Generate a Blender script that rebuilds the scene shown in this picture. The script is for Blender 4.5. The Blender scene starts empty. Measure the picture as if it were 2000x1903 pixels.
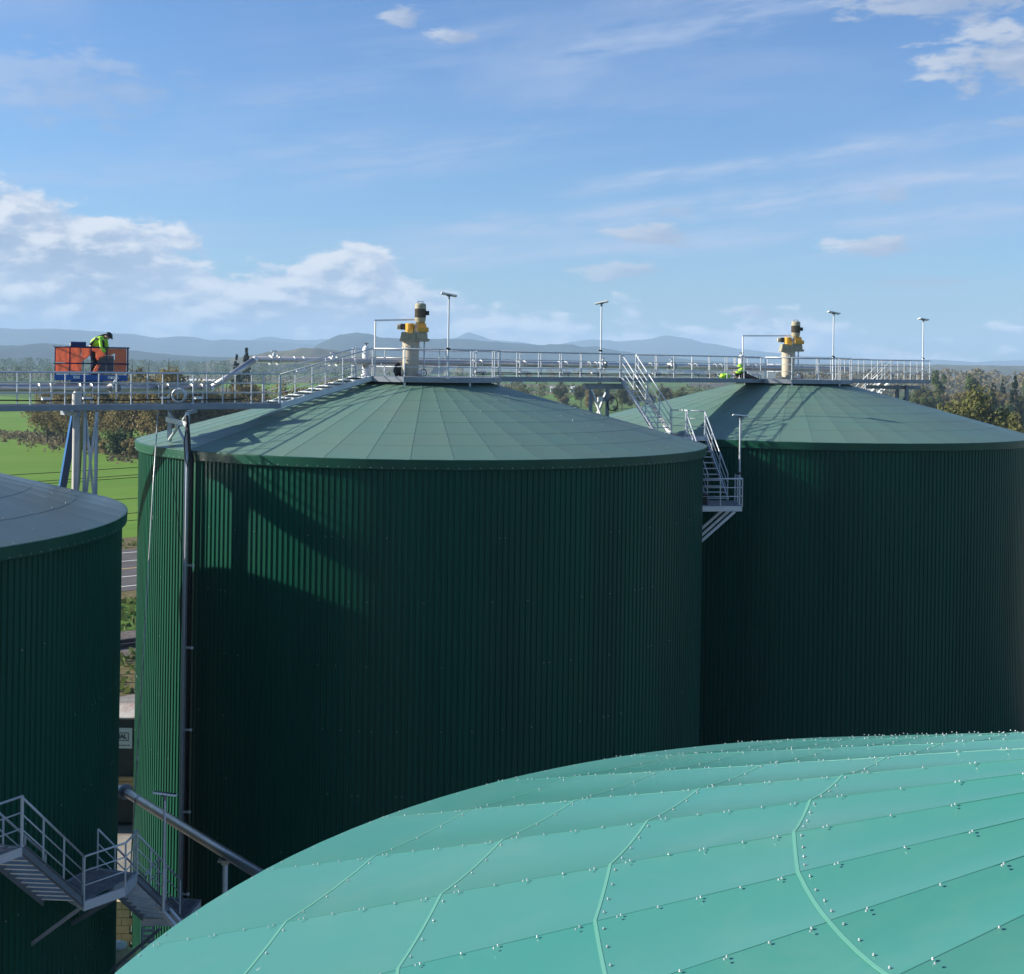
import bpy, math, random
from mathutils import Vector, Matrix, noise
R = math.radians
rnd = random.Random(7)
SC = bpy.context.scene
COL = SC.collection
CZ = 22.0                                   # eye height above the ground

# ------------------------------------------------------------------ camera, sky, sun, exposure
cam = bpy.data.objects.new('camera', bpy.data.cameras.new('camera'))
COL.objects.link(cam)
cam.location = (0, 0, CZ)
cam.rotation_euler = (R(90), -0.015, 0)
cam.data.sensor_width = 36
cam.data.sensor_fit = 'HORIZONTAL'
cam.data.lens = 46.8
cam.data.shift_y = -0.1202
cam.data.clip_start = 0.1
cam.data.clip_end = 60000
SC.camera = cam

SUN_EL, SUN_AZ = 22.0, 273.0                # azimuth clockwise from +Y: the sun stands at -X, a little beyond the tanks
sun = bpy.data.objects.new('sun', bpy.data.lights.new('sun', 'SUN'))
COL.objects.link(sun)
sun.data.energy = 5.0
sun.data.angle = R(0.5)
sun.data.color = (1.0, 0.93, 0.82)
_sd = Vector((math.sin(R(SUN_AZ)) * math.cos(R(SUN_EL)), math.cos(R(SUN_AZ)) * math.cos(R(SUN_EL)), math.sin(R(SUN_EL))))
sun.rotation_euler = _sd.to_track_quat('Z', 'Y').to_euler()
sun.location = _sd * 400

SC.view_settings.view_transform = 'Standard'
SC.view_settings.look = 'None'
SC.view_settings.exposure = 1.0
SC.view_settings.gamma = 1.0
SC.view_settings.use_curve_mapping = False
try:
    SC.cycles.use_denoising = True
    SC.cycles.max_bounces = 6
    SC.cycles.volume_bounces = 0
    SC.cycles.caustics_reflective = False
    SC.cycles.caustics_refractive = False
except Exception:
    pass


class NT:
    """small helper round a node tree"""
    def __init__(s, nt):
        s.nt = nt
    def n(s, typ, **kw):
        nd = s.nt.nodes.new(typ)
        for k, v in kw.items():
            setattr(nd, k, v)
        return nd
    def link(s, a, b):
        s.nt.links.new(a, b)
    def put(s, sock, v):
        if hasattr(v, 'is_linked') or isinstance(v, bpy.types.NodeSocket):
            s.nt.links.new(v, sock)
        else:
            sock.default_value = v
    def m(s, op, a, b=None, c=None, clamp=False):
        nd = s.n('ShaderNodeMath', operation=op, use_clamp=clamp)
        for i, v in enumerate((a, b, c)):
            if v is not None:
                s.put(nd.inputs[i], v)
        return nd.outputs[0]
    def mix(s, f, a, b):
        nd = s.n('ShaderNodeMix', data_type='RGBA')
        s.put(nd.inputs[0], f); s.put(nd.inputs[6], a); s.put(nd.inputs[7], b)
        return nd.outputs[2]
    def comb(s, x, y, z):
        nd = s.n('ShaderNodeCombineXYZ')
        for i, v in enumerate((x, y, z)):
            s.put(nd.inputs[i], v)
        return nd.outputs[0]
    def noise(s, vec, scale, detail=4.0, rough=0.5, dist=0.0):
        nd = s.n('ShaderNodeTexNoise')
        if vec is not None:
            s.link(vec, nd.inputs['Vector'])
        nd.inputs['Scale'].default_value = scale
        nd.inputs['Detail'].default_value = detail
        nd.inputs['Roughness'].default_value = rough
        nd.inputs['Distortion'].default_value = dist
        return nd.outputs[0]
    def ss(s, v, a, b):
        nd = s.n('ShaderNodeMapRange', interpolation_type='SMOOTHSTEP')
        s.put(nd.inputs[0], v)
        nd.inputs[1].default_value = a; nd.inputs[2].default_value = b
        return nd.outputs[0]
    def ramp(s, f, stops):
        nd = s.n('ShaderNodeValToRGB')
        s.put(nd.inputs[0], f)
        el = nd.color_ramp.elements
        while len(el) < len(stops):
            el.new(0.5)
        for e, (p, c) in zip(el, stops):
            e.position = p
            e.color = (c, c, c, 1) if isinstance(c, (int, float)) else (*c, 1)
        return nd.outputs[0]


def make_world():
    w = bpy.data.worlds.new('World')
    SC.world = w
    w.use_nodes = True
    nt = w.node_tree
    nt.nodes.clear()
    g = NT(nt)
    out = g.n('ShaderNodeOutputWorld')
    bg = g.n('ShaderNodeBackground')
    bg.inputs[1].default_value = 0.063
    g.link(bg.outputs[0], out.inputs[0])
    sky = g.n('ShaderNodeTexSky')
    sky.sky_type = 'NISHITA'
    sky.sun_disc = False
    sky.sun_elevation = R(SUN_EL)
    sky.sun_rotation = R(SUN_AZ)
    sky.altitude = 50
    sky.air_density = 1.0
    sky.dust_density = 0.6
    sky.ozone_density = 1.6
    tc = g.n('ShaderNodeTexCoord')
    sep = g.n('ShaderNodeSeparateXYZ')
    g.link(tc.outputs['Generated'], sep.inputs[0])
    x, y, z = sep.outputs
    az = g.m('MULTIPLY', g.m('ARCTAN2', x, y), 57.2958)           # degrees from +Y to +X
    el = g.m('MULTIPLY', g.m('ARCSINE', z), 57.2958)
    tint = g.n('ShaderNodeMix', data_type='RGBA', blend_type='MULTIPLY')
    tint.inputs[0].default_value = 1.0
    g.link(sky.outputs[0], tint.inputs[6])
    tint.inputs[7].default_value = (0.62, 0.89, 1.28, 1)          # clear autumn air: bluer than the model's default
    colr = tint.outputs[2]
    # ---- cirrus: long thin streaks that climb to the right
    c1 = g.m('SUBTRACT', el, g.m('MULTIPLY', az, 0.125))
    nz = g.noise(g.comb(g.m('MULTIPLY', az, 0.045), g.m('MULTIPLY', c1, 0.75), 3.0), 1.0, 5, 0.55, 0.25)
    big = g.noise(g.comb(g.m('MULTIPLY', az, 0.05), g.m('MULTIPLY', el, 0.09), 11.0), 1.0, 3, 0.5)
    st = g.m('MULTIPLY', g.ss(nz, 0.46, 0.74), g.ss(big, 0.42, 0.66))
    band = g.m('MULTIPLY', g.ss(el, 1.0, 4.5), g.m('SUBTRACT', 1.0, g.ss(el, 12.0, 40.0)))
    st = g.m('MULTIPLY', g.m('MULTIPLY', st, band), 0.46)
    # soft veils
    vn = g.noise(g.comb(g.m('MULTIPLY', az, 0.07), g.m('MULTIPLY', c1, 0.16), 27.3), 1.0, 6, 0.55, 0.4)
    veil = g.m('MULTIPLY', g.ss(vn, 0.45, 0.76), 0.46)
    veil = g.m('MULTIPLY', veil, g.ss(el, 2.0, 8.0))
    thin = g.m('ADD', st, veil, clamp=True)
    colr = g.mix(thin, colr, (3.7, 4.5, 6.2, 1))
    # streaks that cross the right half of the view
    def streak(a0, e0, slope, wid, a1, a2, amt):
        d = g.m('SUBTRACT', g.m('SUBTRACT', el, e0), g.m('MULTIPLY', g.m('SUBTRACT', az, a0), slope))
        wob = g.m('MULTIPLY', g.m('SUBTRACT', g.noise(g.comb(g.m('MULTIPLY', az, 0.22), g.m('MULTIPLY', el, 0.5), e0), 1.0, 5, 0.6), 0.5), wid * 2.6)
        d = g.m('DIVIDE', g.m('ADD', d, wob), wid)
        gss = g.m('EXPONENT', g.m('MULTIPLY', g.m('MULTIPLY', d, d), -1.0))
        win = g.m('MULTIPLY', g.ss(az, a1 - 3, a1 + 3), g.m('SUBTRACT', 1.0, g.ss(az, a2 - 4, a2 + 4)))
        fine = g.ss(g.noise(g.comb(g.m('MULTIPLY', az, 0.35), g.m('MULTIPLY', c1, 2.2), e0 * 3), 1.0, 4, 0.6), 0.25, 0.7)
        return g.m('MULTIPLY', g.m('MULTIPLY', g.m('MULTIPLY', gss, win), amt), fine)
    for s_ in ((10, 8.6, 0.14, 0.36, 2.5, 18.5, 0.72), (10, 6.95, 0.11, 0.55, -4, 60, 0.78), (14, 5.95, 0.09, 0.34, 3, 60, 0.66),
               (1, 4.75, 0.075, 0.42, -7.5, 10, 0.78), (6, 13.9, 0.25, 0.85, 1, 16, 0.62), (-14, 8.0, 0.16, 0.8, -60, -4, 0.34), (-3, 9.0, 0.2, 0.6, -9, 2, 0.42),
               (-8, 11.5, 0.3, 0.9, -14, -1, 0.25)):
        colr = g.mix(streak(*s_), colr, (3.9, 4.7, 6.3, 1))
    # ---- cumulus: a bank that is tallest at the left, with its own light and shade
    top = g.ramp(g.m('ADD', g.m('DIVIDE', az, 360.0), 0.5),
                 [(0.0, 0.40), (0.36, 0.50), (0.437, 0.70), (0.458, 0.64), (0.467, 0.47), (0.483, 0.53), (0.489, 0.36),
                  (0.51, 0.25), (0.56, 0.12), (1.0, 0.40)])
    top = g.m('MULTIPLY', top, 10.0)
    def cum(daz, de):
        a2 = g.m('ADD', az, daz); e2 = g.m('ADD', el, de)
        v = g.comb(g.m('MULTIPLY', a2, 0.22), g.m('MULTIPLY', e2, 0.46), 8.1)
        n1 = g.noise(v, 1.0, 2, 0.5, 0.1)
        n2 = g.noise(v, 3.1, 8, 0.58, 0.25)
        return g.m('ADD', g.m('MULTIPLY', n1, 0.62), g.m('MULTIPLY', n2, 0.38))
    def field(daz, de):
        n1 = cum(daz, de)
        e2 = g.m('ADD', el, de)
        b = g.m('DIVIDE', g.m('SUBTRACT', top, e2), 3.0)
        b = g.m('MINIMUM', b, 0.72)
        return g.m('ADD', n1, g.m('MULTIPLY', b, 0.34))
    d0 = field(0.0, 0.0)
    d1 = field(-0.45, 0.36)
    cov = g.ss(d0, 0.525, 0.615)
    cov = g.m('MULTIPLY', cov, g.ss(el, -0.5, 0.8))
    lit = g.ss(g.m('SUBTRACT', d0, d1), -0.05, 0.13)
    thick = g.ss(d0, 0.56, 0.80)
    shade = g.mix(thick, (3.7, 4.5, 5.9, 1), (2.8, 3.5, 4.8, 1))
    ccol = g.mix(lit, shade, (6.9, 7.0, 7.2, 1))
    cov = g.m('MULTIPLY', cov, 0.93)
    colr = g.mix(cov, colr, ccol)
    # ---- single small clouds
    for (a0, e0, sa, se, amt, lt) in ((5.7, 5.6, 2.2, 0.55, 0.9, 0.45), (15.3, 5.2, 2.2, 0.52, 0.95, 0.7), (4.6, 4.05, 2.0, 0.42, 0.8, 0.5),
                                      (16.6, 3.6, 2.0, 0.22, 0.55, 0.0), (15.9, 7.2, 1.0, 0.35, 0.5, 0.1), (10.0, 2.35, 1.1, 0.42, 0.8, 0.9),
                                      (-5.0, 14.55, 1.2, 0.5, 0.65, 0.75), (-2.7, 13.8, 1.3, 0.35, 0.6, 0.8), (20.0, 12.6, 3.6, 1.5, 0.8, 0.6),
                                      (21, 9.9, 1.8, 0.35, 0.4, 0.3), (-18.5, 11.0, 4.5, 1.7, 0.35, 0.5), (7.0, 6.6, 1.0, 0.3, 0.35, 0.2), (18.3, 15.0, 5.0, 1.1, 0.7, 0.4),
                                      (-5.9, 2.4, 0.5, 0.45, 0.75, 0.9)):
        da = g.m('DIVIDE', g.m('SUBTRACT', az, a0), sa)
        de = g.m('DIVIDE', g.m('SUBTRACT', el, e0), se)
        q = g.m('ADD', g.m('MULTIPLY', da, da), g.m('MULTIPLY', de, de))
        gs = g.m('EXPONENT', g.m('MULTIPLY', q, -1.0))
        nn = g.noise(g.comb(g.m('MULTIPLY', az, 0.55), g.m('MULTIPLY', el, 1.5), a0), 1.0, 7, 0.58, 0.2)
        k = g.m('MULTIPLY', g.ss(g.m('ADD', nn, g.m('MULTIPLY', gs, 0.42)), 0.64, 0.86), g.m('MULTIPLY', g.ss(gs, 0.04, 0.35), amt))
        sh = g.ss(g.m('SUBTRACT', de, g.m('ADD', g.m('MULTIPLY', da, 0.9), g.m('MULTIPLY', g.m('SUBTRACT', nn, 0.5), -4.0))), -0.6, 1.0)
        colr = g.mix(k, colr, g.mix(g.m('MULTIPLY', sh, lt), (3.2, 3.8, 5.0, 1), (6.2, 6.4, 6.8, 1)))
    g.link(colr, bg.inputs[0])


make_world()

# ------------------------------------------------------------------ materials
def mat(name, col, rough=0.5, metal=0.0, spec=0.5, var=0.0, scale=2.0, bump=0.0, bscale=20.0, col2=None, stretch=None, trans=0.0):
    m = bpy.data.materials.new(name)
    m.use_nodes = True
    g = NT(m.node_tree)
    p = m.node_tree.nodes['Principled BSDF']
    p.inputs['Base Color'].default_value = (*col, 1)
    p.inputs['Roughness'].default_value = rough
    p.inputs['Metallic'].default_value = metal
    p.inputs['Specular IOR Level'].default_value = spec
    if var > 0 or bump > 0:
        geo = g.n('ShaderNodeNewGeometry')
        vec = geo.outputs['Position']
        if stretch:
            mp = g.n('ShaderNodeMapping')
            mp.inputs['Scale'].default_value = stretch
            g.link(vec, mp.inputs[0])
            vec = mp.outputs[0]
    if var > 0:
        nz = g.noise(vec, scale, 6, 0.6)
        c2 = col2 if col2 else tuple(max(0, c * (1 - 0.75)) for c in col)
        f = g.m('MULTIPLY', g.ss(nz, 0.35, 0.72), var)
        g.link(g.mix(f, (*col, 1), (*c2, 1)), p.inputs['Base Color'])
        g.link(g.m('ADD', g.m('MULTIPLY', nz, 0.25), rough - 0.12), p.inputs['Roughness'])
    if bump > 0:
        b = g.n('ShaderNodeBump')
        b.inputs['Strength'].default_value = bump
        b.inputs['Distance'].default_value = 0.02
        g.link(g.noise(vec, bscale, 4, 0.6), b.inputs['Height'])
        g.link(b.outputs[0], p.inputs['Normal'])
    if trans > 0:
        p.inputs['Transmission Weight'].default_value = trans
    return m


M = {}
M['wall'] = mat('green_cladding', (0.0046, 0.074, 0.043), 0.38, 0, 0.16, 0.6, 0.55, 0.0, 20, (0.006, 0.048, 0.030), (1, 1, 0.12))
M['trim'] = mat('green_trim', (0.009, 0.08, 0.046), 0.38, 0, 0.3, 0.3, 0.8)
M['roof'] = mat('grey_green_roof_sheet', (0.108, 0.20, 0.147), 0.42, 0, 0.45, 0.55, 0.4, 0.02, 3.0, (0.135, 0.185, 0.14))
M['roof_near'] = mat('turquoise_roof_sheet', (0.038, 0.222, 0.172), 0.31, 0, 0.95, 0.5, 0.45, 0.012, 2.0, (0.062, 0.216, 0.165))


def weather(m, drops=True):
    """faded patches, thin dirt and a few bird droppings on a sheet roof"""
    g = NT(m.node_tree)
    p = m.node_tree.nodes['Principled BSDF']
    src = p.inputs['Base Color'].links[0].from_socket
    geo = g.n('ShaderNodeNewGeometry')
    pos = geo.outputs['Position']
    dirt = g.m('MULTIPLY', g.ss(g.noise(pos, 1.1, 9, 0.68, 0.6), 0.46, 0.8), 0.28)
    c = g.mix(dirt, src, (0.16, 0.27, 0.21, 1))
    oi = g.n('ShaderNodeObjectInfo')
    c = g.mix(g.m('MULTIPLY', oi.outputs['Random'], 0.22), c, (0.085, 0.24, 0.18, 1))
    if drops:
        d = g.m('MULTIPLY', g.ss(g.noise(pos, 5.5, 3, 0.5, 0.8), 0.755, 0.80), 0.55)
        c = g.mix(d, c, (0.45, 0.52, 0.47, 1))
    g.link(c, p.inputs['Base Color'])


weather(M['roof_near'])
M['roof_old'] = mat('slate_roof_sheet', (0.10, 0.15, 0.13), 0.34, 0, 0.55, 0.5, 0.5, 0.05, 3.0, (0.115, 0.145, 0.125))
M['galv'] = mat('galvanised_steel', (0.58, 0.61, 0.63), 0.42, 0.3, 0.5, 0.3, 4.0, 0, 20, (0.36, 0.39, 0.42))
M['galv_dk'] = mat('weathered_steel', (0.24, 0.27, 0.30), 0.5, 0.4, 0.5, 0.4, 3.0, 0, 20, (0.18, 0.2, 0.23))
M['grate'] = mat('steel_grating', (0.28, 0.30, 0.33), 0.55, 0.4, 0.5, 0.4, 6.0)
M['pipe'] = mat('stainless_pipe', (0.50, 0.49, 0.48), 0.36, 0.75, 0.5, 0.3, 1.5, 0, 20, (0.40, 0.38, 0.37))
M['white'] = mat('white_paint', (0.80, 0.80, 0.78), 0.4, 0, 0.5, 0.12, 3.0)
M['tape'] = mat('pale_seam_strip', (0.10, 0.30, 0.225), 0.5, 0, 0.4)
M['screw'] = mat('zinc_screw', (0.66, 0.68, 0.66), 0.32, 0.4, 0.6, 0.4, 9.0)
M['tan'] = mat('beige_paint', (0.47, 0.41, 0.30), 0.4, 0, 0.5, 0.3, 5.0, 0, 20, (0.36, 0.32, 0.25))
M['tan2'] = mat('pale_column_paint', (0.52, 0.50, 0.46), 0.45, 0, 0.5, 0.25, 2.0)
M['khaki'] = mat('khaki_paint', (0.38, 0.35, 0.23), 0.42, 0, 0.5, 0.3, 5.0)
M['motor'] = mat('brown_motor_paint', (0.19, 0.15, 0.10), 0.5, 0, 0.5, 0.3, 8.0)
M['yellow'] = mat('yellow_guard', (0.70, 0.38, 0.045), 0.4, 0, 0.5, 0.25, 6.0, 0, 20, (0.5, 0.26, 0.03))
M['blue'] = mat('blue_paint', (0.012, 0.11, 0.36), 0.35, 0, 0.5, 0.25, 3.0)
M['navy'] = mat('navy_paint', (0.012, 0.025, 0.085), 0.4, 0, 0.5, 0.2, 3.0)
M['orange'] = mat('orange_tarp', (0.86, 0.34, 0.19), 0.55, 0, 0.4, 0.35, 4.0, 0.4, 9.0, (0.76, 0.27, 0.15))
M['black'] = mat('black_plastic', (0.012, 0.012, 0.013), 0.45, 0, 0.4, 0.2, 8.0)
M['rubber'] = mat('rubber', (0.02, 0.02, 0.02), 0.8)
M['solar'] = mat('solar_cell', (0.012, 0.018, 0.05), 0.15, 0.2, 0.6)
M['lime'] = mat('lime_fabric', (0.42, 0.80, 0.07), 0.7, 0, 0.3, 0.25, 14.0, 0.3, 25, (0.28, 0.62, 0.06))
M['skin'] = mat('skin', (0.50, 0.29, 0.20), 0.5)
M['cloth'] = mat('dark_fabric', (0.02, 0.022, 0.028), 0.8, 0, 0.3, 0.3, 10)
M['hair'] = mat('dark_helmet', (0.018, 0.017, 0.017), 0.35)
M['cream'] = mat('cream_plastic', (0.66, 0.55, 0.33), 0.5, 0, 0.4, 0.25, 2.0)
M['concrete'] = mat('concrete', (0.33, 0.31, 0.28), 0.85, 0, 0.3, 0.5, 0.6, 0.2, 6)
M['asphalt'] = mat('asphalt', (0.105, 0.098, 0.095), 0.9, 0, 0.3, 0.4, 0.3, 0.1, 10)
M['paint_w'] = mat('road_paint', (0.72, 0.70, 0.62), 0.7)
M['paint_y'] = mat('road_paint_yellow', (0.62, 0.42, 0.12), 0.7)
M['ballast'] = mat('ballast', (0.16, 0.135, 0.12), 0.95, 0, 0.2, 0.7, 2.5, 0.6, 5)
M['rail'] = mat('rail_steel', (0.06, 0.045, 0.04), 0.5, 0.4)
M['rust'] = mat('rusty_roof', (0.50, 0.47, 0.42), 0.75, 0, 0.3, 1.0, 0.9, 0, 20, (0.24, 0.075, 0.04), (1.0, 0.35, 1))
M['shedwall'] = mat('dark_shed_wall', (0.035, 0.042, 0.04), 0.7, 0, 0.3, 0.3, 2.0)
M['wood'] = mat('timber', (0.42, 0.27, 0.13), 0.7, 0, 0.3, 0.4, 2.0)
M['trunk'] = mat('bark', (0.075, 0.058, 0.042), 0.9, 0, 0.2, 0.5, 3.0)
M['sign'] = mat('sign_white', (0.55, 0.60, 0.60), 0.55)
M['ink'] = mat('sign_ink', (0.02, 0.025, 0.03), 0.6)
M['greyplate'] = mat('grey_panel', (0.17, 0.19, 0.21), 0.6, 0, 0.4, 0.2, 3)


def make_translucent(m, col, k):
    g = NT(m.node_tree)
    p = m.node_tree.nodes['Principled BSDF']
    tr = g.n('ShaderNodeBsdfTranslucent')
    tr.inputs[0].default_value = (*col, 1)
    mx = g.n('ShaderNodeMixShader')
    mx.inputs[0].default_value = k
    g.link(p.outputs[0], mx.inputs[1]); g.link(tr.outputs[0], mx.inputs[2])
    g.link(mx.outputs[0], m.node_tree.nodes['Material Output'].inputs[0])


make_translucent(M['orange'], (0.95, 0.42, 0.27), 0.55)


def leafmat(name, c1, c2, c3):
    m = bpy.data.materials.new(name)
    m.use_nodes = True
    g = NT(m.node_tree)
    p = m.node_tree.nodes['Principled BSDF']
    p.inputs['Roughness'].default_value = 0.75
    p.inputs['Specular IOR Level'].default_value = 0.2
    geo = g.n('ShaderNodeNewGeometry')
    oi = g.n('ShaderNodeObjectInfo')
    rp = g.m('ADD', g.m('MULTIPLY', geo.outputs['Random Per Island'], 0.55), g.m('MULTIPLY', oi.outputs['Random'], 0.45))
    f = g.m('ADD', g.m('MULTIPLY', g.noise(geo.outputs['Position'], 0.22, 3), 0.8), g.m('MULTIPLY', rp, 0.6))
    f = g.m('SUBTRACT', f, 0.2)
    g.link(g.ramp(f, [(0.12, c1), (0.5, c2), (0.88, c3)]), p.inputs['Base Color'])
    tr = g.n('ShaderNodeBsdfTranslucent')
    g.link(g.ramp(f, [(0.12, c1), (0.5, c2), (0.88, c3)]), tr.inputs[0])
    mx = g.n('ShaderNodeMixShader')
    mx.inputs[0].default_value = 0.3
    g.link(p.outputs[0], mx.inputs[1]); g.link(tr.outputs[0], mx.inputs[2])
    out = m.node_tree.nodes['Material Output']
    g.link(mx.outputs[0], out.inputs[0])
    return m


M['leaf_autumn'] = leafmat('autumn_thicket_leaves', (0.11, 0.095, 0.04), (0.20, 0.165, 0.06), (0.28, 0.20, 0.085))
M['leaf_olive'] = leafmat('olive_leaves', (0.055, 0.068, 0.02), (0.112, 0.118, 0.03), (0.165, 0.15, 0.045))
M['leaf_green'] = leafmat('green_leaves', (0.045, 0.075, 0.025), (0.08, 0.12, 0.035), (0.13, 0.15, 0.045))
M['leaf_fir'] = leafmat('fir_needles', (0.012, 0.028, 0.014), (0.02, 0.042, 0.02), (0.035, 0.055, 0.026))
M['leaf_rust'] = leafmat('rust_leaves', (0.10, 0.095, 0.05), (0.155, 0.135, 0.068), (0.20, 0.155, 0.08))


def ground_material():
    m = bpy.data.materials.new('valley_ground')
    m.use_nodes = True
    g = NT(m.node_tree)
    p = m.node_tree.nodes['Principled BSDF']
    p.inputs['Roughness'].default_value = 0.95
    p.inputs['Specular IOR Level'].default_value = 0.15
    geo = g.n('ShaderNodeNewGeometry')
    mp = g.n('ShaderNodeMapping')
    mp.inputs['Rotation'].default_value = (0, 0, R(-41))
    mp.inputs['Scale'].default_value = (1 / 420, 1 / 260, 0)
    g.link(geo.outputs['Position'], mp.inputs[0])
    v = g.n('ShaderNodeTexVoronoi', distance='CHEBYCHEV')
    v.inputs['Scale'].default_value = 1.0
    v.inputs['Randomness'].default_value = 0.55
    g.link(mp.outputs[0], v.inputs['Vector'])
    sp = g.n('ShaderNodeSeparateColor')
    g.link(v.outputs['Color'], sp.inputs[0])
    fld = g.n('ShaderNodeValToRGB')
    fld.color_ramp.interpolation = 'CONSTANT'
    stops = [(0.0, (0.075, 0.15, 0.022)), (0.28, (0.115, 0.105, 0.05)), (0.42, (0.10, 0.17, 0.03)), (0.62, (0.09, 0.07, 0.05)), (0.74, (0.085, 0.14, 0.035)), (0.88, (0.15, 0.13, 0.07))]
    el = fld.color_ramp.elements
    while len(el) < len(stops):
        el.new(0.5)
    for e, (q, c) in zip(el, stops):
        e.position = q; e.color = (*c, 1)
    g.link(sp.outputs[0], fld.inputs[0])
    nz = g.noise(geo.outputs['Position'], 0.03, 8, 0.65)
    c = g.mix(g.m('MULTIPLY', g.ss(nz, 0.3, 0.75), 0.35), fld.outputs[0], (0.06, 0.06, 0.03, 1))
    g.link(c, p.inputs['Base Color'])
    return m


def field_material():
    m = bpy.data.materials.new('young_crop')
    m.use_nodes = True
    g = NT(m.node_tree)
    p = m.node_tree.nodes['Principled BSDF']
    p.inputs['Roughness'].default_value = 0.9
    p.inputs['Specular IOR Level'].default_value = 0.15
    geo = g.n('ShaderNodeNewGeometry')
    mp = g.n('ShaderNodeMapping')
    mp.inputs['Rotation'].default_value = (0, 0, R(-41.6))
    g.link(geo.outputs['Position'], mp.inputs[0])
    sp = g.n('ShaderNodeSeparateXYZ')
    g.link(mp.outputs[0], sp.inputs[0])
    n1 = g.noise(geo.outputs['Position'], 0.035, 6, 0.6)
    n2 = g.noise(g.comb(g.m('MULTIPLY', sp.outputs[0], 0.02), g.m('MULTIPLY', sp.outputs[1], 0.55), 0.0), 1.0, 5, 0.65)
    f = g.m('ADD', g.m('MULTIPLY', g.ss(n1, 0.3, 0.7), 0.5), g.m('MULTIPLY', g.ss(n2, 0.35, 0.7), 0.5))
    c = g.mix(f, (0.09, 0.20, 0.013, 1), (0.15, 0.255, 0.03, 1))
    tl = g.m('PINGPONG', g.m('ADD', sp.outputs[1], g.m('MULTIPLY', n1, 3.0)), 9.0)
    c = g.mix(g.m('MULTIPLY', g.m('SUBTRACT', 1.0, g.ss(tl, 0.15, 0.6)), 0.45), c, (0.10, 0.13, 0.03, 1))
    bare = g.m('MULTIPLY', g.ss(g.noise(geo.outputs['Position'], 0.09, 6, 0.7), 0.60, 0.74), 0.5)
    c = g.mix(bare, c, (0.17, 0.19, 0.05, 1))
    g.link(c, p.inputs['Base Color'])
    return m


def rough_material(name, a, b, c, sc):
    m = bpy.data.materials.new(name)
    m.use_nodes = True
    g = NT(m.node_tree)
    p = m.node_tree.nodes['Principled BSDF']
    p.inputs['Roughness'].default_value = 0.95
    p.inputs['Specular IOR Level'].default_value = 0.1
    geo = g.n('ShaderNodeNewGeometry')
    nz = g.noise(geo.outputs['Position'], sc, 8, 0.7)
    g.link(g.ramp(nz, [(0.3, a), (0.5, b), (0.7, c)]), p.inputs['Base Color'])
    bp = g.n('ShaderNodeBump')
    bp.inputs['Strength'].default_value = 0.7
    g.link(g.noise(geo.outputs['Position'], sc * 4, 5, 0.7), bp.inputs['Height'])
    g.link(bp.outputs[0], p.inputs['Normal'])
    return m


M['ground'] = ground_material()
M['field'] = field_material()
M['verge'] = rough_material('rough_verge', (0.06, 0.07, 0.02), (0.14, 0.115, 0.055), (0.22, 0.165, 0.095), 0.9)
M['grass'] = rough_material('grass', (0.045, 0.09, 0.016), (0.085, 0.16, 0.025), (0.13, 0.19, 0.04), 0.7)
M['gravel'] = rough_material('gravel', (0.17, 0.155, 0.14), (0.24, 0.22, 0.20), (0.33, 0.30, 0.27), 1.5)
M['hill'] = rough_material('forested_hill', (0.018, 0.030, 0.018), (0.032, 0.045, 0.024), (0.05, 0.058, 0.03), 0.006)
M['hill_field'] = rough_material('hill_pasture', (0.05, 0.06, 0.03), (0.12, 0.105, 0.05), (0.10, 0.12, 0.045), 0.005)

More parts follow.
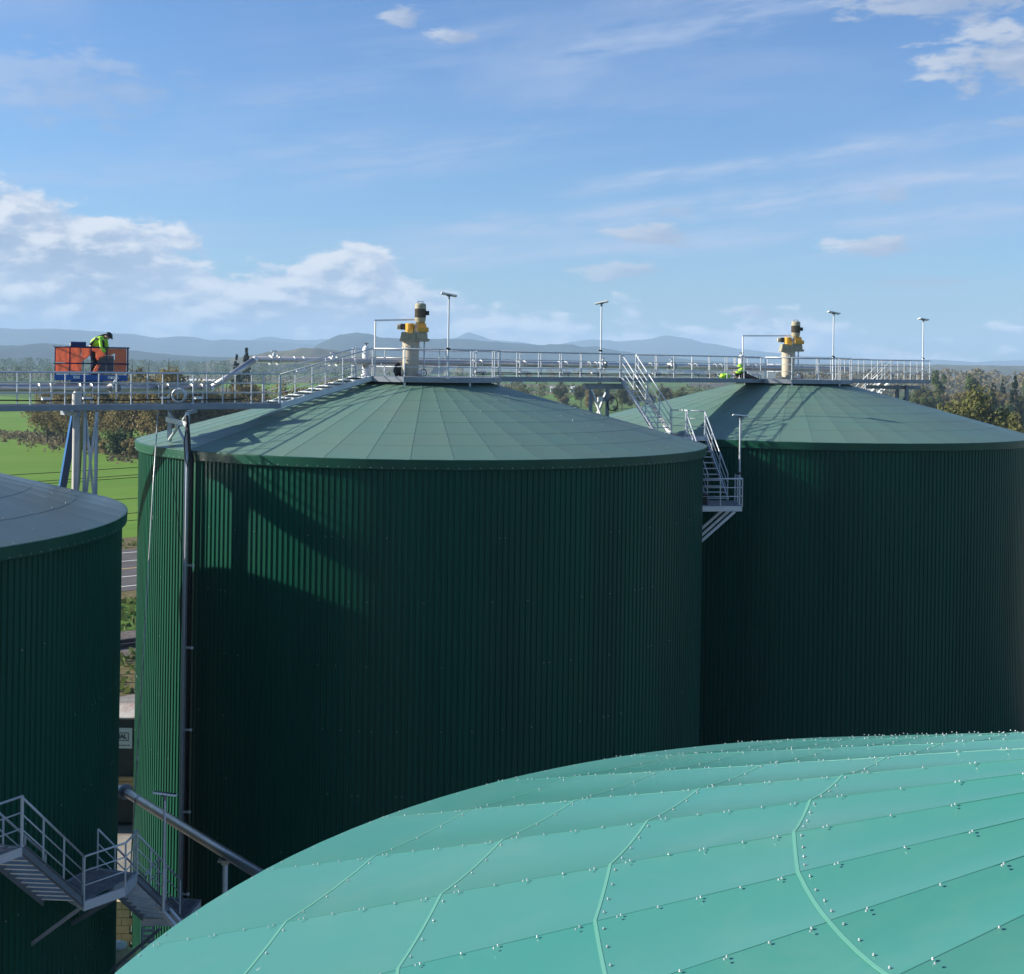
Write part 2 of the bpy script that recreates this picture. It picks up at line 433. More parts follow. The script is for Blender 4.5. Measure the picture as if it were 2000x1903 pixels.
# ------------------------------------------------------------------ mesh helpers
class MB:
    def __init__(s):
        s.v = []; s.f = []
    def add(s, vs, fs):
        o = len(s.v)
        s.v += [tuple(p) for p in vs]
        s.f += [tuple(i + o for i in f) for f in fs]
        return s
    def box(s, c, size, rot=None):
        hx, hy, hz = (d / 2 for d in size)
        vs = [Vector((a * hx, b * hy, d * hz)) for d in (-1, 1) for b in (-1, 1) for a in (-1, 1)]
        if rot is not None:
            vs = [rot @ p for p in vs]
        c = Vector(c)
        return s.add([p + c for p in vs], [(0, 2, 3, 1), (4, 5, 7, 6), (0, 1, 5, 4), (2, 6, 7, 3), (0, 4, 6, 2), (1, 3, 7, 5)])
    def bar(s, a, b, w, h, up=(0, 0, 1)):
        a = Vector(a); b = Vector(b)
        d = (b - a); L = d.length; d.normalize()
        upv = Vector(up)
        if abs(d.dot(upv)) > 0.98:
            upv = Vector((0, 1, 0))
        sx = d.cross(upv).normalized(); uz = sx.cross(d)
        m = Matrix((sx, d, uz)).transposed()
        return s.box((a + b) / 2, (w, L, h), m)
    def tube(s, pts, r, n=8, cap=True):
        pts = [Vector(p) for p in pts]
        rs = r if isinstance(r, (list, tuple)) else [r] * len(pts)
        o = len(s.v)
        prev = None
        for i, p in enumerate(pts):
            if i == 0: t = pts[1] - p
            elif i == len(pts) - 1: t = p - pts[i - 1]
            else: t = (pts[i + 1] - p).normalized() + (p - pts[i - 1]).normalized()
            t.normalize()
            if prev is None:
                u = t.cross(Vector((0, 0, 1)))
                if u.length < 0.05: u = t.cross(Vector((0, 1, 0)))
            else:
                u = prev - t * prev.dot(t)
            u.normalize(); prev = u
            w = t.cross(u)
            k = 1.0
            if 0 < i < len(pts) - 1:
                c = (pts[i + 1] - p).normalized().dot((p - pts[i - 1]).normalized())
                k = 1.0 / max(0.5, math.sqrt((1 + c) / 2))
            for j in range(n):
                a = 2 * math.pi * j / n
                s.v.append(tuple(p + (u * math.cos(a) + w * math.sin(a)) * rs[i] * (k if rs[i] else 1)))
        for i in range(len(pts) - 1):
            for j in range(n):
                a = o + i * n + j; b = o + i * n + (j + 1) % n
                s.f.append((a, b, b + n, a + n))
        if cap:
            s.f.append(tuple(o + j for j in reversed(range(n))))
            s.f.append(tuple(o + (len(pts) - 1) * n + j for j in range(n)))
        return s
    def lathe(s, prof, c=(0, 0, 0), n=20, axis='z'):
        """prof: list of (radius, height)"""
        o = len(s.v)
        for r, h in prof:
            for j in range(n):
                a = 2 * math.pi * j / n
                p = (r * math.cos(a), r * math.sin(a), h)
                if axis == 'x': p = (h, r * math.cos(a), r * math.sin(a))
                if axis == 'y': p = (r * math.cos(a), h, r * math.sin(a))
                s.v.append((p[0] + c[0], p[1] + c[1], p[2] + c[2]))
        for i in range(len(prof) - 1):
            for j in range(n):
                a = o + i * n + j; b = o + i * n + (j + 1) % n
                s.f.append((a, b, b + n, a + n))
        s.f.append(tuple(o + j for j in reversed(range(n))))
        s.f.append(tuple(o + (len(prof) - 1) * n + j for j in range(n)))
        return s
    def mesh(s, name, m, smooth=False):
        me = bpy.data.meshes.new(name)
        me.from_pydata(s.v, [], s.f)
        if m is not None:
            me.materials.append(m)
        me.update()
        if smooth:
            me.shade_smooth()
        return me


def obj(name, me, parent=None, loc=(0, 0, 0), rz=0.0):
    o = bpy.data.objects.new(name, me)
    COL.objects.link(o)
    if parent is not None:
        o.parent = parent
    o.location = loc
    if rz:
        o.rotation_euler = (0, 0, rz)
    return o


def part(name, mb, m, parent, smooth=False, loc=(0, 0, 0)):
    return obj(name, mb.mesh(name, m, smooth), parent, loc)


def thing(name, label, cat, loc=(0, 0, 0), group=None, rz=0.0):
    o = bpy.data.objects.new(name, None)
    COL.objects.link(o)
    o.empty_display_size = 0.3
    o.location = loc
    o.rotation_euler = (0, 0, rz)
    o['label'] = label; o['category'] = cat
    if group: o['group'] = group
    return o


def tag(o, label, cat, group=None):
    o['label'] = label; o['category'] = cat
    if group: o['group'] = group
    return o


def structure(o):
    o['kind'] = 'structure'
    return o


def stuff(o):
    o['kind'] = 'stuff'
    return o


def P(x, y, d):
    return Vector((x, y, CZ - d))


# ------------------------------------------------------------------ the row of tanks and its direction
U = Vector((0.776, 0.6306, 0)); U.normalize()     # along the tank row, to the far right
N = Vector((-U.y, U.x, 0))                        # away from the camera
T2 = Vector((-3.43, 53.2, 0))
T3 = Vector((14.2, 67.4, 0))
T1 = Vector((-21.6, 34.8, 0))
T4 = Vector((4.56, 6.65, 0))


def row(t, off, d):
    p = T2 + U * t + N * off
    return Vector((p.x, p.y, CZ - d))


# ------------------------------------------------------------------ ground, roads, fields
def sheet(name, pts, m, z):
    mb = MB().add([(x, y, z) for x, y in pts], [tuple(range(len(pts)))])
    return structure(part(name, mb, m, None))


g_ = MB()
g_.add([(-9000, -1500, 0), (9000, -1500, 0), (9000, 14000, 0), (-9000, 14000, 0)], [(0, 1, 2, 3)])
structure(part('ground', g_, M['ground'], None))


def strip(name, n0, n1, m, z, t0=-400, t1=500):
    c = [(T2 - N * T2.dot(N))]
    base = c[0]
    ps = [base + U * t0 + N * n0, base + U * t1 + N * n0, base + U * t1 + N * n1, base + U * t0 + N * n1]
    return sheet(name, [(p.x, p.y) for p in ps], m, z)


strip('site_yard', -60, 84, M['gravel'], 0.02, -200, 260)
strip('grass_strip', 83, 95, M['verge'], 0.03)
strip('railway_bed', 94, 102.5, M['ballast'], 0.05)
strip('grass_bank', 102, 117, M['grass'], 0.04)
strip('road_verge', 116, 121, M['verge'], 0.06)
strip('road', 120, 146, M['asphalt'], 0.09)
strip('roadside_verge', 146, 156, M['verge'], 0.05)
for k, (n, mm) in enumerate(((122.3, 'paint_w'), (127.7, 'paint_w'), (132.6, 'paint_y'), (137.5, 'paint_w'), (143.4, 'paint_w'))):
    strip('road_marking', n, n + 0.28, M[mm], 0.098)
base0 = T2 - N * T2.dot(N)
for n in (96.6, 98.1):
    a = base0 + U * -150 + N * n; b = base0 + U * 150 + N * n
    r_ = MB().bar((a.x, a.y, 0.22), (b.x, b.y, 0.22), 0.14, 0.3)
    structure(part('railway_rail', r_, M['rail'], None))
sheet('green_field', [(-1500, 250), (-1100, 790), (-330, 800), (-60, 430), (-44, 280), (-30, 190), (-18, 150), (-130, 40), (-500, 30)], M['field'], 0.045)
sheet('field_margin', [(-145, 372), (-125.6, 352), (-112.7, 330), (-96, 308), (-75, 284), (-60, 270), (-62, 292), (-84, 312), (-108, 345), (-122, 368), (-142, 388)], M['verge'], 0.07)
sheet('meadow', [(-330, 1250), (-150, 900), (-60, 880), (-40, 1350)], M['field'], 0.06)
sheet('meadow', [(12, 980), (30, 830), (47, 820), (55, 1000)], M['field'], 0.06)
sheet('meadow', [(300, 1060), (270, 840), (312, 830), (380, 1050)], M['field'], 0.06)
sheet('meadow', [(-25, 1900), (-10, 1450), (190, 1420), (260, 1950)], M['grass'], 0.055)

mb = MB()
for i in range(1400):
    f = rnd.random()
    c_ = Vector((-143, 380, 0)).lerp(Vector((-112, 340, 0)), f * 2) if f < .5 else Vector((-112, 340, 0)).lerp(Vector((-68, 281, 0)), f * 2 - 1)
    c_ += Vector((rnd.gauss(0, 5.5), rnd.gauss(0, 7.5), 0))
    h_ = rnd.uniform(.25, 1.1); a_ = rnd.random() * 3.14
    u_ = Vector((math.cos(a_), math.sin(a_), 0)) * rnd.uniform(.25, .8)
    mb.add([c_ - u_, c_ + u_, c_ + u_ * .4 + Vector((rnd.gauss(0, .2), rnd.gauss(0, .2), h_)), c_ - u_ * .5 + Vector((rnd.gauss(0, .2), rnd.gauss(0, .2), h_ * .8))], [(0, 1, 2, 3)])
stuff(part('scrub_grass', mb, M['leaf_rust'], None))
mb = MB()
for n0, n1, k in ((83, 95, 900), (102.5, 116.5, 1500), (146.5, 156, 600)):
    for i in range(k):
        c_ = base0 + U * rnd.uniform(-12, 34) + N * rnd.uniform(n0, n1)
        h_ = rnd.uniform(.15, .6); a_ = rnd.random() * 3.14
        u_ = Vector((math.cos(a_), math.sin(a_), 0)) * rnd.uniform(.12, .4)
        mb.add([c_ - u_, c_ + u_, c_ + u_ * .4 + Vector((rnd.gauss(0, .1), rnd.gauss(0, .1), h_)), c_ - u_ * .5 + Vector((0, 0, h_ * .8))], [(0, 1, 2, 3)])
stuff(part('bank_grass', mb, M['leaf_green'], None))

# ------------------------------------------------------------------ hills
def interp(pts, x):
    if x <= pts[0][0]: return pts[0][1]
    for (a, b), (c, d) in zip(pts, pts[1:]):
        if x <= c:
            t = (x - a) / (c - a)
            t = t * t * (3 - 2 * t) * 0.5 + t * 0.5
            return b + (d - b) * t
    return pts[-1][1]


def hill(name, prof, dist, depth, m, rough=0.05, fade=True):
    """prof: skyline as (pixel column, pixel row) of the 2000 px photograph, turned into a solid ridge at a real distance"""
    prof2 = []
    for px, py in prof:
        hy = 711 + 0.015 * (px - 1000)
        prof2.append(((px - 1000) / 2600 * dist, max(0.0, (hy - py) / 2600 * dist + CZ)))
    x0, x1 = prof2[0][0], prof2[-1][0]
    nx, ny = 260, 18
    vs, fs = [], []
    for i in range(nx + 1):
        x = x0 + (x1 - x0) * i / nx
        h = interp(prof2, x)
        for j in range(ny + 1):
            s = -1 + 2 * j / ny
            b = max(0.0, math.cos(s * math.pi / 2)) ** 1.3
            y = dist + s * depth
            q = noise.fractal(Vector((x / 420, y / 420, dist / 1000)), 1.0, 2.1, 5)
            q2 = noise.noise(Vector((x / 28, y / 28, 0)))
            z = h * b * (1 + 0.28 * q * (1 - b ** 4)) + (q * rough * h + q2 * 3.0) * b - 3 * (1 - b)
            vs.append((x, y + 130 * noise.noise(Vector((x / 700, 3, 0))), z))
    for i in range(nx):
        for j in range(ny):
            a = i * (ny + 1) + j
            fs.append((a, a + ny + 1, a + ny + 2, a + 1))
    return structure(part(name, MB().add(vs, fs), m, None, True))


hill('far_hills', [(-500, 650), (0, 641), (60, 643), (150, 645), (240, 652), (300, 660), (350, 657), (420, 667), (455, 664), (520, 668), (600, 672), (760, 690), (900, 700)], 9200, 1400, M['hill'])
hill('far_peak', [(380, 700), (480, 668), (532, 658), (570, 664), (600, 666), (650, 662), (740, 672), (860, 668), (887, 662), (915, 649), (930, 653), (962, 663), (1010, 669), (1075, 676), (1113, 669), (1153, 664),
                  (1188, 665), (1205, 668), (1260, 664), (1297, 656), (1340, 659), (1380, 671), (1433, 682), (1500, 689), (1600, 697), (1700, 702), (1817, 703), (1887, 708), (1978, 704), (2100, 700), (2500, 705)], 11000, 1500, M['hill'])
hill('wooded_hill', [(560, 712), (620, 690), (640, 668), (668, 655), (700, 650), (722, 652), (745, 660), (775, 661), (836, 663), (885, 662), (942, 666), (1003, 670), (1064, 674), (1074, 672), (1114, 673),
                     (1135, 678), (1161, 677), (1200, 685), (1260, 693), (1350, 702), (1450, 708), (1600, 716)], 6200, 1000, M['hill'])
hill('near_hills', [(-500, 680), (0, 675), (72, 675), (101, 671), (160, 676), (245, 685), (320, 692), (400, 697), (480, 700), (560, 706)], 4700, 800, M['hill'])
hill('pasture_hill', [(440, 706), (515, 692), (533, 688), (560, 686), (594, 681), (626, 680), (655, 684), (700, 690), (780, 698), (860, 706)], 2900, 420, M['hill_field'])
hill('valley_rise', [(1350, 718), (1500, 712), (1700, 711), (1850, 713), (2000, 715), (2400, 712)], 3800, 700, M['hill_field'], 0.02)

# ------------------------------------------------------------------ tanks
SAG4 = -0.034                                    # the wide sheets of the nearest roof sag a little between their seams


def roof_panel_mesh(r0, r1, w, ze, s, Rr, m, round_edge=False, lap=0.03, lift=0.008, bulge=0.004, lip=0.003, th=0.004):
    """flat trapezoid sheet of one wedge between radius r0 (inner) and r1 (outer), lapped over its neighbours"""
    mb = MB()
    def pt(r, a, dz, along=0.0):
        c = Vector((r * math.cos(a), r * math.sin(a), ze + s * (Rr - r) + dz))
        return c
    hw = w / 2
    ov = 0.007 if m is M['roof_near'] else 0.022
    e1 = ov / r1; e0 = ov / max(r0, 0.2)
    ro = r1 + lap
    na, nr = 4, 2
    vs = []
    for i in range(nr + 1):
        f = i / nr
        r = r0 + (ro - r0) * f
        for j in range(na + 1):
            q = j / na
            # straight chord between the two seams, sagging slightly in the middle, lapped edge a little proud
            a0, a1 = -hw, hw + (e0 + (e1 - e0) * f)
            p0 = pt(r, a0, lift * f); p1 = pt(r, a1, lift * f + lip)
            p = p0 + (p1 - p0) * q
            p.z += bulge * (4 * q * (1 - q)) * (.55 + .45 * (1 - abs(2 * f - 1))) * ((1 - f) if round_edge else 1)
            if round_edge:                     # the outermost sheets are cut to the round of the eave
                ang = a0 + (a1 - a0) * q
                k_ = f * (r / math.hypot(p.x, p.y) - 1)
                p.x *= 1 + k_; p.y *= 1 + k_
            vs.append(p)
    k = na + 1
    fs = [(i * k + j, (i + 1) * k + j, (i + 1) * k + j + 1, i * k + j + 1) for i in range(nr) for j in range(na)]
    rim = [j for j in range(k)] + [i * k + na for i in range(1, nr + 1)] + [nr * k + j for j in range(na - 1, -1, -1)] + [i * k for i in range(nr - 1, 0, -1)]
    o = len(vs)
    vs += [vs[i] - Vector((0, 0, th)) for i in rim]
    n_ = len(rim)
    fs += [(rim[i], rim[(i + 1) % n_], o + (i + 1) % n_, o + i) for i in range(n_)]
    mb.add(vs, fs)
    me = mb.mesh('roof_panel', m)
    for i, p in enumerate(me.polygons):
        p.use_smooth = i < nr * na
    me.set_sharp_from_angle(angle=R(35))
    return me


def roof_panel_mesh_old(mb, m):
    return mb.mesh('roof_panel', m)


def tank(label, c, Rr, eave_d, s, nw, phase, radii, m_roof, nrib, seen, group, flat_top=True):
    root = thing('storage_tank', label, 'tank', (c.x, c.y, 0), group)
    Rw = Rr - 0.13
    ze = CZ - eave_d
    # corrugated wall
    mb = MB()
    ztop = ze - 0.10
    for i in range(nrib):
        a0 = 2 * math.pi * i / nrib
        st = 2 * math.pi / nrib
        for f, r in ((0.0, Rw), (0.50, Rw), (0.60, Rw - 0.042), (0.90, Rw - 0.042)):
            a = a0 + st * f
            mb.v.append((r * math.cos(a), r * math.sin(a), 0.0))
            mb.v.append((r * math.cos(a), r * math.sin(a), ztop))
    n = nrib * 4
    for i in range(n):
        a = 2 * i; b = 2 * ((i + 1) % n)
        mb.f.append((a, b, b + 1, a + 1))
    part('wall', mb, M['wall'], root)
    # eave trim: folded sheet
    mb = MB()
    prof = [(Rr - 0.04, ze + 0.012), (Rr + 0.012, ze + 0.004), (Rr + 0.016, ze - 0.02), (Rr - 0.005, ze - 0.31), (Rr - 0.03, ze - 0.335), (Rw - 0.05, ze - 0.33)]
    k = nw * 4
    if not flat_top:
        prof = [(r - 0.008, h - 0.012) for r, h in prof]
    for j in range(k):
        a = 2 * math.pi * j / k + phase
        for r, h in prof:
            mb.v.append((r * math.cos(a), r * math.sin(a), h))
    q = len(prof)
    for j in range(k):
        for i in range(q - 1):
            a = j * q + i; b = ((j + 1) % k) * q + i
            mb.f.append((a, a + 1, b + 1, b))
    part('eave_trim', mb, M['trim'] if flat_top else m_roof, root)
    # roof sheets
    w = 2 * math.pi / nw
    rest = MB()
    for k in range(len(radii) - 1):
        r1, r0 = radii[k], radii[k + 1]
        me = roof_panel_mesh(r0, r1, w, ze, s, Rr, m_roof, k == 0 and not flat_top, lap=0.03 if k else 0.008, lip=(0.011 if m_roof is M['roof_old'] else 0.005) if flat_top else 0.0012, bulge=-0.009 if flat_top else SAG4, lift=0.0045 if flat_top else 0.005, th=0.004 if flat_top else 0.0025)
        for j in range(nw):
            a = phase + w * (j + 0.5)
            if seen(a, (r0 + r1) / 2):
                obj('roof_panel', me, root, (0, 0, 0), a)
            else:
                co, si = math.cos(a), math.sin(a)
                rest.add([(v.co.x * co - v.co.y * si, v.co.x * si + v.co.y * co, v.co.z) for v in me.vertices], [tuple(p.vertices) for p in me.polygons])
    if rest.v:
        stuff(part('roof_sheeting', rest, m_roof, root))
    rc = radii[-1]
    zc = ze + s * (Rr - rc)
    cap = MB().lathe([(rc + 0.05, zc - 0.004), (rc + 0.04, zc + 0.02), (0.05, zc + 0.05 if flat_top else ze + s * Rr + 0.02)], n=nw)
    part('roof_cap', cap, m_roof, root)
    return root


def facing(c, lo):
    """is a panel at angle a on the side of the cone the camera sees"""
    d0 = math.atan2(-c.y, -c.x)
    def f(a, r):
        d = (a - d0 + math.pi) % (2 * math.pi) - math.pi
        return abs(d) < lo
    return f


big = [11.15, 9.75, 8.55, 7.30, 6.05, 4.80, 3.60, 2.40]
tank('green tank in the middle, carrying the platform with the nearer yellow and beige mixer', T2, 11.15, 3.08, 0.268, 50, R(-88.8), big, M['roof'], 346, facing(T2, R(105)), 'tall green storage tanks')
tank('farther green tank at the right, under the second mixer platform', T3, 11.45, 3.12, 0.268, 50, R(-90.2), [11.45] + big[1:], M['roof'], 354, facing(T3, R(105)), 'tall green storage tanks')
tank('green tank cut off at the left edge, slate roof and stairs on its wall', T1, 11.15, 4.32, 0.268, 50, R(-87.5), big, M['roof_old'], 346, facing(T1, R(105)), 'tall green storage tanks')
near_r = [7.1, 7.1 * .8624, 7.1 * .7195, 7.1 * .5738, 7.1 * .4269, 7.1 * .19]
t4root = tank('nearest tank with a bright turquoise screwed sheet roof at the bottom', T4, 7.1, 3.78, 0.2896, 32, R(164.4 - 11.25 * 14), near_r, M['roof_near'], 220, lambda a, r: True, 'tall green storage tanks', False)

# screws along the sheet seams of the nearest roof
def screw(mb, p, nrm, s=1.0, seg=7):
    nrm = Vector(nrm).normalized()
    u = nrm.orthogonal().normalized(); w = nrm.cross(u)
    prof = [(0.0105, 0.0), (0.0105, 0.0025), (0.0065, 0.003), (0.0060, 0.010), (0.004, 0.0115)]
    o = len(mb.v)
    rot = rnd.random() * 3
    for r, h in prof:
        for j in range(seg):
            a = 2 * math.pi * j / seg + rot
            mb.v.append(tuple(p + (u * math.cos(a) + w * math.sin(a)) * r * s + nrm * h * s))
    for i in range(len(prof) - 1):
        for j in range(seg):
            a = o + i * seg + j; b = o + i * seg + (j + 1) % seg
            mb.f.append((a, b, b + seg, a + seg))
    mb.f.append(tuple(o + (len(prof) - 1) * seg + j for j in range(seg)))


mb = MB()
ze4, s4, w4, ph4 = CZ - 3.78, 0.2896, 2 * math.pi / 32, R(164.4 - 11.25 * 14)
def cone4(r, a, lift=0.0):
    """point on the flat facet that holds angle a"""
    k = math.floor((a - ph4) / w4)
    am = ph4 + w4 * (k + 0.5)
    re = r * math.cos(w4 / 2) / math.cos(a - am)
    return Vector((re * math.cos(a), re * math.sin(a), ze4 + s4 * (7.1 - r) + lift)), Vector((s4 * math.cos(am), s4 * math.sin(am), 1))
for j in range(32):
    a = ph4 + w4 * j
    for k in range(len(near_r) - 1):
        r1, r0 = near_r[k], near_r[k + 1]
        nseg = 5
        for i in range(nseg):
            r = r0 + (r1 - r0) * (i + 0.5) / nseg + rnd.uniform(-.012, .012)
            off = 0.028 / r
            p, nn = cone4(r, a + off + rnd.uniform(-1, 1) * .006 / r, 0.010 + .012 * (i + .5) / nseg)
            p.z += SAG4 * .2
            screw(mb, p, nn, 0.70)
            if i % 2 == 0:
                p, nn = cone4(r + 0.022, a + off * 2.1 + rnd.uniform(-1, 1) * .006 / r, 0.010 + .012 * (i + .5) / nseg)
                screw(mb, p, nn, 0.64)
        for i in range(4):
            aa = a + w4 * (i + 0.5 + rnd.uniform(-.05, .05)) / 4
            qq = ((aa - a) / w4) % 1.0
            p, nn = cone4(r1 - 0.018 + rnd.uniform(-.006, .006), aa, 0.010 + SAG4 * 4 * qq * (1 - qq) * (.55 if k else 0.0))
            screw(mb, p, nn, 0.70)
stuff(part('screws', mb, M['screw'], t4root))
mb = MB()
for k in range(1, len(near_r) - 1):
    r1 = near_r[k]
    for j in range(32):
        a = ph4 + w4 * j
        def q4(r, aa, dz):
            return Vector((r * math.cos(aa), r * math.sin(aa), ze4 + s4 * (7.1 - r) + dz))
        cs_ = []
        for i in range(5):
            q = i / 4
            row_ = []
            for rr, dz in ((r1 + .031, .0068), (r1 + .012, .0072)):
                p0, p1 = q4(rr, a, dz), q4(rr, a + w4, dz)
                p = p0 + (p1 - p0) * q
                p.z += SAG4 * 4 * q * (1 - q) * .55
                row_.append(p)
            cs_.append(row_)
        dn = Vector((0, 0, -.002))
        for i in range(4):
            A, D_ = cs_[i]; B_, C_ = cs_[i + 1]
            mb.add([A, B_, C_, D_, A + dn, B_ + dn, C_ + dn, D_ + dn], [(0, 1, 2, 3), (0, 4, 5, 1), (2, 6, 7, 3)])
stuff(part('seam_strips', mb, M['tape'], t4root))
# small fixings on the middle tank: roof seams, wall and eave
def specks(c, Rr, eave_d, s, nw, phase, root):
    mb = MB()
    ze = CZ - eave_d
    d0 = math.atan2(-c.y, -c.x)
    for j in range(nw):
        a = phase + 2 * math.pi * j / nw
        if abs((a - d0 + math.pi) % (2 * math.pi) - math.pi) > 1.75: continue
        for r in big[:-1]:
            for dr in (-0.05, -0.6):
                if rnd.random() < .6:
                    p = Vector(((r + dr) * math.cos(a), (r + dr) * math.sin(a), ze + s * (Rr - r - dr) + 0.015))
                    screw(mb, p, (0, 0, 1), 1.4, 5)
        for q in range(4):
            aa = a + 2 * math.pi / nw * (q + .5) / 4
            p = Vector(((Rr - .004) * math.cos(aa), (Rr - .004) * math.sin(aa), ze - 0.26))
            screw(mb, p, (math.cos(aa), math.sin(aa), 0), 1.4, 5)
        for h in range(2, 9):
            for q in range(7):
                if rnd.random() < .86: continue
                aa = a + 2 * math.pi / nw * (q + .25) / 7
                aa = round(aa / (2 * math.pi / 346)) * 2 * math.pi / 346 + 0.25 * 2 * math.pi / 346
                p = Vector(((Rr - .13) * math.cos(aa), (Rr - .13) * math.sin(aa), ze - 2.05 * h + 1.6))
                screw(mb, p, (math.cos(aa), math.sin(aa), 0), 1.2, 5)
    stuff(part('screws', mb, M['screw'], root))


tanks = [o for o in COL.objects if o.name.startswith('storage_tank')]
specks(T2, 11.15, 3.08, 0.268, 50, R(-88.8), tanks[0])
specks(T1, 11.15, 4.32, 0.268, 50, R(-87.5), tanks[2])

# ------------------------------------------------------------------ steel work
POST = {}


def post_mesh(h, r=0.024):
    k = (round(h, 2), r)
    if k not in POST:
        mb = MB().lathe([(r, 0.0), (r, h)], n=8)
        mb.box((0, 0, 0.006), (0.09, 0.09, 0.012))
        POST[k] = mb.mesh('post', M['galv'])
    return POST[k]


def railing(parent, pts, spacing=1.15, h=1.06, levels=(0.38, 0.72), closed_ends=True, posts=None):
    """pts: 3-D points along the deck edge (world); a post on every span, a top rail and two lower rails"""
    inv = -parent.location
    pts = [Vector(p) + inv for p in pts]
    if posts is None:
        posts = []
        for a, b in zip(pts, pts[1:]):
            L = (b - a).length
            k = max(1, round(L / spacing))
            posts += [a + (b - a) * i / k for i in range(k)]
        posts.append(pts[-1])
    else:
        posts = [Vector(p) + inv for p in posts]
    for p in posts:
        obj('post', post_mesh(h), parent, p)
    up = Vector((0, 0, 1))
    part('top_rail', MB().tube([p + up * h for p in pts], 0.026, 8), M['galv'], parent, True)
    for l in levels:
        part('lower_rail', MB().tube([p + up * l for p in pts], 0.016, 6), M['galv'], parent, True)
    if closed_ends:
        for p in (pts[0], pts[-1]):
            pass


def grating(parent, corners, name='deck_grating', n_bars=26):
    """steel grating deck: bearing bars between two edges (a,b = one edge, c,d = the other edge)"""
    inv = -parent.location
    if len(corners) == 5:
        corners = (corners[4], corners[3], corners[2], corners[0])
    a, b, c, d = (Vector(p) + inv for p in corners)
    mb = MB()
    for i in range(n_bars):
        f = (i + .5) / n_bars
        mb.bar(a + (d - a) * f, b + (c - b) * f, 0.012, 0.035)
    k = max(2, int((b - a).length / 0.30))
    for i in range(k + 1):
        f = i / k
        mb.bar(a + (b - a) * f, d + (c - d) * f, 0.03, 0.02)
    return stuff(part(name, mb, M['grate'], parent))


def channel(parent, a, b, h=0.20, w=0.07, name='beam', m='galv_dk', out=None):
    """C-channel beam from a to b, web outwards"""
    inv = -parent.location
    a = Vector(a) + inv; b = Vector(b) + inv
    d = (b - a).normalized()
    side = Vector(out).normalized() if out is not None else d.cross(Vector((0, 0, 1))).normalized()
    upv = side.cross(d) if side.cross(d).z > 0 else -side.cross(d)
    mb = MB()
    mb.bar(a, b, 0.010, h, upv)
    for s_ in (-1, 1):
        o = upv * (h / 2 - 0.006) * s_ - side * (w / 2 + 0.004)
        mb.bar(a + o, b + o, w, 0.012, upv)
    return part(name, mb, M[m], parent)


def catwalk(label, t0, t1, d, name='catwalk', half=0.62, front=True, back=True, fposts=None, gap=None):
    """straight span along the row; deck top at depth d below the eye"""
    o = thing(name, label, 'catwalk', tuple(row((t0 + t1) / 2, 0, d)), 'elevated steel catwalks')
    grating(o, [row(t0, -half, d + .02), row(t1, -half, d + .02), row(t1, half, d + .02), row(t0, half, d + .02)], n_bars=22)
    for sgn in (-1, 1):
        channel(o, row(t0, sgn * (half + .03), d + .09), row(t1, sgn * (half + .03), d + .09), 0.19, 0.08, 'beam', 'galv_dk', N * sgn)
    k = int((t1 - t0) / 2.4)
    mb = MB()
    for i in range(k + 1):
        t = t0 + .1 + (t1 - t0 - .2) * i / max(1, k)
        a = row(t, -half, d + .14) - o.location; b = row(t, half, d + .14) - o.location
        mb.bar(a, b, 0.06, 0.12)
    part('cross_member', mb, M['galv_dk'], o)
    for sgn, on in ((-1, front), (1, back)):
        if not on: continue
        if sgn == -1 and gap:
            railing(o, [row(t0 + .05, sgn * half, d), row(gap[0], sgn * half, d)])
            railing(o, [row(gap[1], sgn * half, d), row(t1 - .05, sgn * half, d)])
        else:
            railing(o, [row(t0 + .05, sgn * half, d), row(t1 - .05, sgn * half, d)])
    # tread plates: sunlit ends of pipe brackets on the deck
    return o


RS = 22.53                                       # distance between the two mixer platforms along the row
DK = 0.55                                        # deck depth below the eye, upper level
DL = 1.56                                        # lower level, left
cat_left = catwalk('lower catwalk running off the left edge, in front of the orange lift basket', -25.0, -6.9, DL)
cat_mid = catwalk('long level catwalk bridging from the middle tank to the farther tank', 2.95, RS - 2.9, DK, gap=(10.1, 11.1))
cat_right = catwalk('short catwalk ending in the air right of the farther mixer', RS + 2.9, RS + 11.4, DK)

# ramp with cleats up the middle roof
ra, rb = row(-6.9, 0, DL), row(-2.95, 0, DK)
ramp = thing('stair_ramp', 'shallow railed stair climbing the roof of the middle tank to its platform', 'stairs', tuple(ra))
for sgn in (-1, 1):
    a, b = row(-6.9, sgn * .62, DL), row(-2.95, sgn * .62, DK)
    channel(ramp, a - Vector((0, 0, .08)), b - Vector((0, 0, .08)), 0.18, 0.07, 'stringer', 'galv', N * sgn)
    railing(ramp, [a, b], 1.3)
nst = 9
tread_me = MB().box((0, 0, 0), (0.30, 1.18, 0.035)).mesh('tread', M['galv'])
for i in range(nst):
    f = (i + .6) / nst
    p = ra + (rb - ra) * f - ra
    t_ = obj('tread', tread_me, ramp, p, math.atan2(U.y, U.x))

